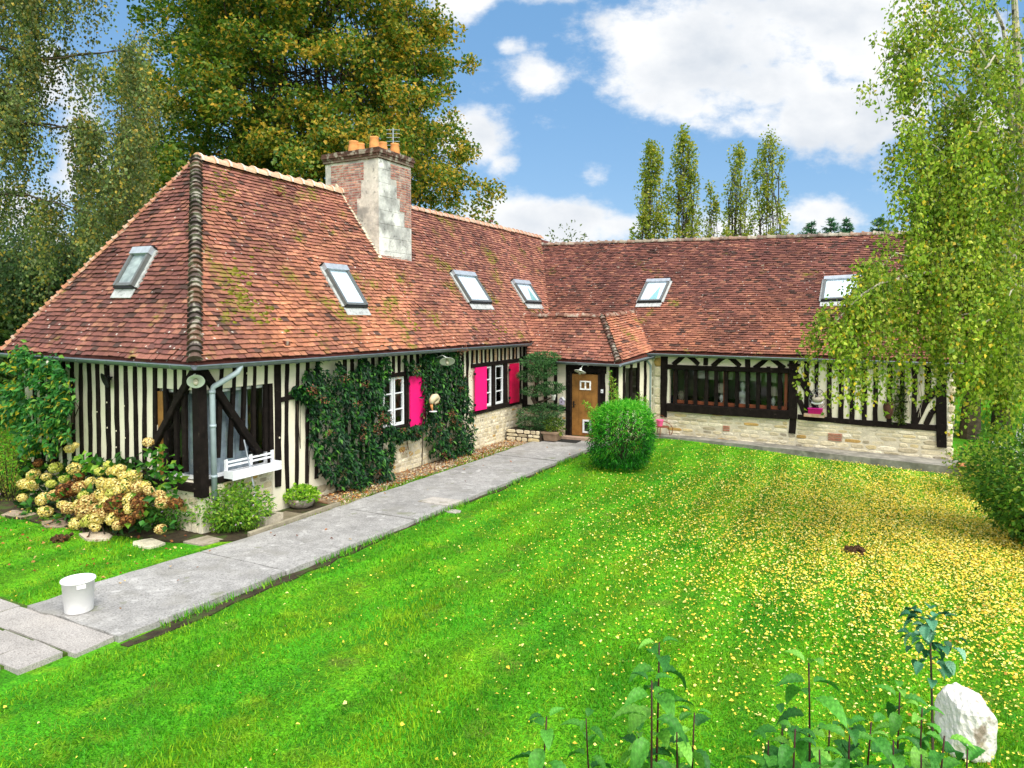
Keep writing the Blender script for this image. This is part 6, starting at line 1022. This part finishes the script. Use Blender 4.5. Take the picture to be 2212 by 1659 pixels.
a = mesh_obj('stone', V, np.array([(i*2*n_+j, i*2*n_+(j+1) % (2*n_), (i+1)*2*n_+(j+1) % (2*n_), (i+1)*2*n_+j) for i in range(n_) for j in range(2*n_)], dtype=np.int32), M['quartz'], t, np.ones((n_*2*n_, 3))*EL((.66, .64, .60))); inv(t, a)
# garden bench and bits at the gable
p = RWP(9.9, -1.2, 0); t = thing('stone_bench', 'low grey slate bench beside the gable corner', 'bench', p); m = MB(); m.frame(p+EL((-.1, -.4, .42)), (1, 0, 0), (0, 1, 0), (0, 0, 1), .45, 1.3, .06, S((140, 140, 150)), .006); a = m.build('seat', M['quartz2'], t); k_ = [a]
for y in (-.3, .7): m = MB(); m.frame(p+EL((-.05, y, 0)), (1, 0, 0), (0, 1, 0), (0, 0, 1), .35, .12, .42, S((120, 112, 100)), .006); k_.append(m.build('leg', M['quartz2'], t))
inv(t, *k_)
p = at(2205, 930, 17); p[2] = 0; t = thing('picket_gate', 'pale grey plank gate between bushes at the right edge', 'gate', p); m = MB()
for k in range(6): m.frame(p+RV*(k*.13-.1), RV, D0, (0, 0, 1), .1, .02, 1.25+.06*(k % 2))
a = m.build('planks', mat('grey_planks', (.42, .42, .42), .8, noise=[(6, .8, 1.1)]), t); m = MB(); m.frame(p+RV*-.12-D0*.03+EL((0, 0, .3)), RV, D0, (0, 0, 1), .85, .025, .08); m.frame(p+RV*-.12-D0*.03+EL((0, 0, .95)), RV, D0, (0, 0, 1), .85, .025, .08); b2 = m.build('rail', M['lead'], t); inv(t, a, b2)
# plaster dabs: pegs on studs
m = MB()
for x, y in ((712, 568), (783, 500), (786, 682), (850, 705), (908, 525), (915, 755), (850, 822)): p = oH(*z1(x, y)); m.lathe([(.018, 0), (.016, .008), (0, .01)], p+EL((0, -.036, 0)), 7, axis=(0, -1, 0))
for x, y in ((875, 215), (995, 215), (1345, 910)): p = oL(*c7(x, y)); m.lathe([(.022, 0), (.02, .008), (0, .01)], p+EL((.036, 0, 0)), 7, axis=(1, 0, 0))
m.build('peg', M['mortar'], HOUSE)

# ---------------------------------------------------------------- dogwood shoots close to the camera
def big_leaf(mbV, mbF, mbC, p, d, L_, W_, curl, col):
    d = unit(EL(d)); sd_ = np.cross(d, (0, 0, 1.)); sd_ = unit(sd_+rng.normal(0, .15, 3)); up = np.cross(sd_, d); nu, nv = 25, 7; V = []
    for i in range(nu):
        u = i/(nu-1); w = W_*(math.sin(math.pi*min(1, u**.85))**.8)*(1-.25*u)+.0008; ang = curl*u; c = p+d*L_*(math.sin(ang)/max(curl, .01))+up*(-L_*(1-math.cos(ang))/max(curl, .01))
        for j in range(nv):
            s_ = (j/(nv-1)-.5)*2; ph = (u*6.0-abs(s_)*1.3); z = -abs(s_)**1.4*0+.30*w*abs(s_)**1.2+.26*w*abs(math.sin(math.pi*ph))**.6*(1 if abs(s_) > .05 else 0); V.append(c+sd_*s_*w*.5+up*(z*.6))
    b = sum(len(q) for q in mbV); mbV.append(EL(V))
    for i in range(nu-1):
        for j in range(nv-1): mbF.append((b+i*nv+j, b+i*nv+j+1, b+(i+1)*nv+j+1, b+(i+1)*nv+j)); k = 1.3-.45*abs(math.sin(math.pi*((i+.5)/(nu-1)*6.0-abs((j+.5)/(nv-1)-.5)*2.6)))+(.25 if False else 0); mbC.append(tuple(np.array(col)*k))
def dogwood(label, shoots):
    t = thing('dogwood_shrub', label, 'shrub', gp(shoots[0][0], 1659) if False else EL((*at(shoots[0][0], shoots[0][1], shoots[0][2])[:2], 0)), group='dogwood shoots along the lower frame edge')
    for px, py, Z, sz in shoots:
        tip = at(px, py, Z); g = EL((tip[0]+rng.normal(0, .12), tip[1]+rng.normal(0, .12), -.02)); pts = bez(g, EL((tip[0]+rng.normal(0, .03), tip[1]+rng.normal(0, .03), tip[2]*.6)), tip, 14); s = MB(); s.tube(pts, np.linspace(.011, .0028, 14), 7); st_ = s.build('stem', M['stem'], t, True)
        VV, FF, CC = [], [], []; zc = tip[2]-.01; k = 0; az = rng.uniform(0, 3.14)
        while zc > 1.15:
            u = np.interp(zc, pts[:, 2], np.arange(14)); c = EL([np.interp(u, np.arange(14), pts[:, q]) for q in range(3)]); az += math.pi/2+rng.normal(0, .25); age = min(1, (k+.6)/2.4)
            for sgn in (0, math.pi):
                if rng.random() < .12 and k > 1: continue
                a = az+sgn+rng.normal(0, .2); el = (.75-.75*age)+rng.normal(0, .2); d = EL((math.cos(a)*math.cos(el), math.sin(a)*math.cos(el), math.sin(el))); L_ = sz*(.05+.085*age)*rng.uniform(.85, 1.15); pe = c+d*.018
                col = pcol([(84, 152, 52), (66, 132, 46), (118, 178, 68), (52, 110, 42)], 1, (2, 2, 1, 1.6))[0]*1.0; big_leaf(VV, FF, CC, pe, d, L_, L_*.52, rng.uniform(.8, 1.7), col)
            zc -= rng.uniform(.05, .085)*sz*(.6+.5*age); k += 1
        f = mesh_obj('leaves', np.concatenate(VV), np.array(FF, dtype=np.int32), M['dogleaf'], st_, CC, True); inv(t, st_)
M['dogleaf'] = mat('dogwood_leaf', attr=True, rough=.5, trans=.25, spec=.3)
dogwood('pair of short dogwood shoots left of the taller clump', [(1181, 1548, 2.7, .95), (1266, 1552, 2.9, .85)])
dogwood('taller dogwood clump of five shoots below the lawn centre', [(1424, 1388, 2.6, 1.0), (1408, 1470, 2.45, 1.0), (1500, 1540, 2.8, .95), (1462, 1560, 2.6, 1.0), (1380, 1585, 2.7, .9)])
dogwood('wide dogwood clump of many shoots before the white rock', [(1747, 1432, 2.55, 1.1), (1690, 1545, 2.7, 1.0), (1718, 1575, 2.5, 1.0), (1792, 1568, 2.7, .95), (1836, 1572, 2.6, 1.0), (1882, 1560, 2.7, 1.0), (1944, 1488, 3.0, .95), (1992, 1530, 2.9, .9), (1930, 1600, 2.5, 1.05), (2040, 1590, 2.45, 1.1), (2090, 1618, 2.6, 1.0), (1660, 1600, 2.6, .9), (1770, 1620, 2.4, .95), (1990, 1630, 2.4, 1.0)])
# young oak sapling with bluish leaves
tip = at(2008, 1335, 3.4); g = EL((tip[0]+.05, tip[1], 0)); t = thing('young_tree', 'slim sapling with blue green lobed leaves before the white rock', 'sapling', g); s = MB(); pts = bez(g, g+EL((.02, 0, 1.2)), tip, 12); s.tube(pts, np.linspace(.012, .004, 12), 7); VV, FF, CC = [], [], []
for k in range(58):
    z = tip[2]-abs(rng.normal(0, .13))*1.3+.02; z = min(z, tip[2]); c = EL([np.interp(z, pts[:, 2], pts[:, q]) for q in range(3)]); spread = .1*math.exp(-((tip[2]-z-.08)/.12)**2)+.03; a = rng.uniform(0, 6.28); d = EL((math.cos(a), math.sin(a), rng.normal(.0, .4))); p = c+d*rng.uniform(.01, spread); L_ = rng.uniform(.045, .075)
    big_leaf(VV, FF, CC, p, d+EL((0, 0, -.2)), L_, L_*.8, .9, pcol([(86, 148, 112), (60, 118, 84), (124, 172, 142), (46, 96, 64)], 1)[0])
a = s.build('stem', M['bark'], t); f = mesh_obj('leaves', np.concatenate(VV), np.array(FF, dtype=np.int32), M['dogleaf'], t, CC, True); inv(t, a, f)

# grass and moss creeping over the path edge
n = 2600; y = rng.uniform(-3.2, 10.8, n); xe = np.interp(y, [-3.3, 2, 7, 10.9], [2.72, 2.88, 2.93, 3.0]); ok = np.sin(y*2.3)+np.sin(y*5.1+1)+rng.normal(0, .6, n) > .1; y, xe = y[ok], xe[ok]; m_ = len(y); base = np.stack([xe+rng.normal(.07, .045, m_), y, np.full(m_, .015)], 1); a = rng.uniform(0, 6.28, m_); sx = np.stack([np.cos(a), np.sin(a), 0*a], 1)*.008
tag(mesh_obj('edge_grass', np.stack([base-sx, base+sx, base+np.stack([rng.normal(-.03, .03, m_), rng.normal(0, .03, m_), rng.uniform(.05, .13, m_)], 1)], 1).reshape(-1, 3), np.arange(m_*3, dtype=np.int32).reshape(-1, 3), M['grass'], None, pcol([(90, 170, 30), (70, 140, 26), (130, 180, 44), (60, 110, 26)], m_)), 'ragged grass tufts along the lawn edge of the path', 'grass', kind='stuff')
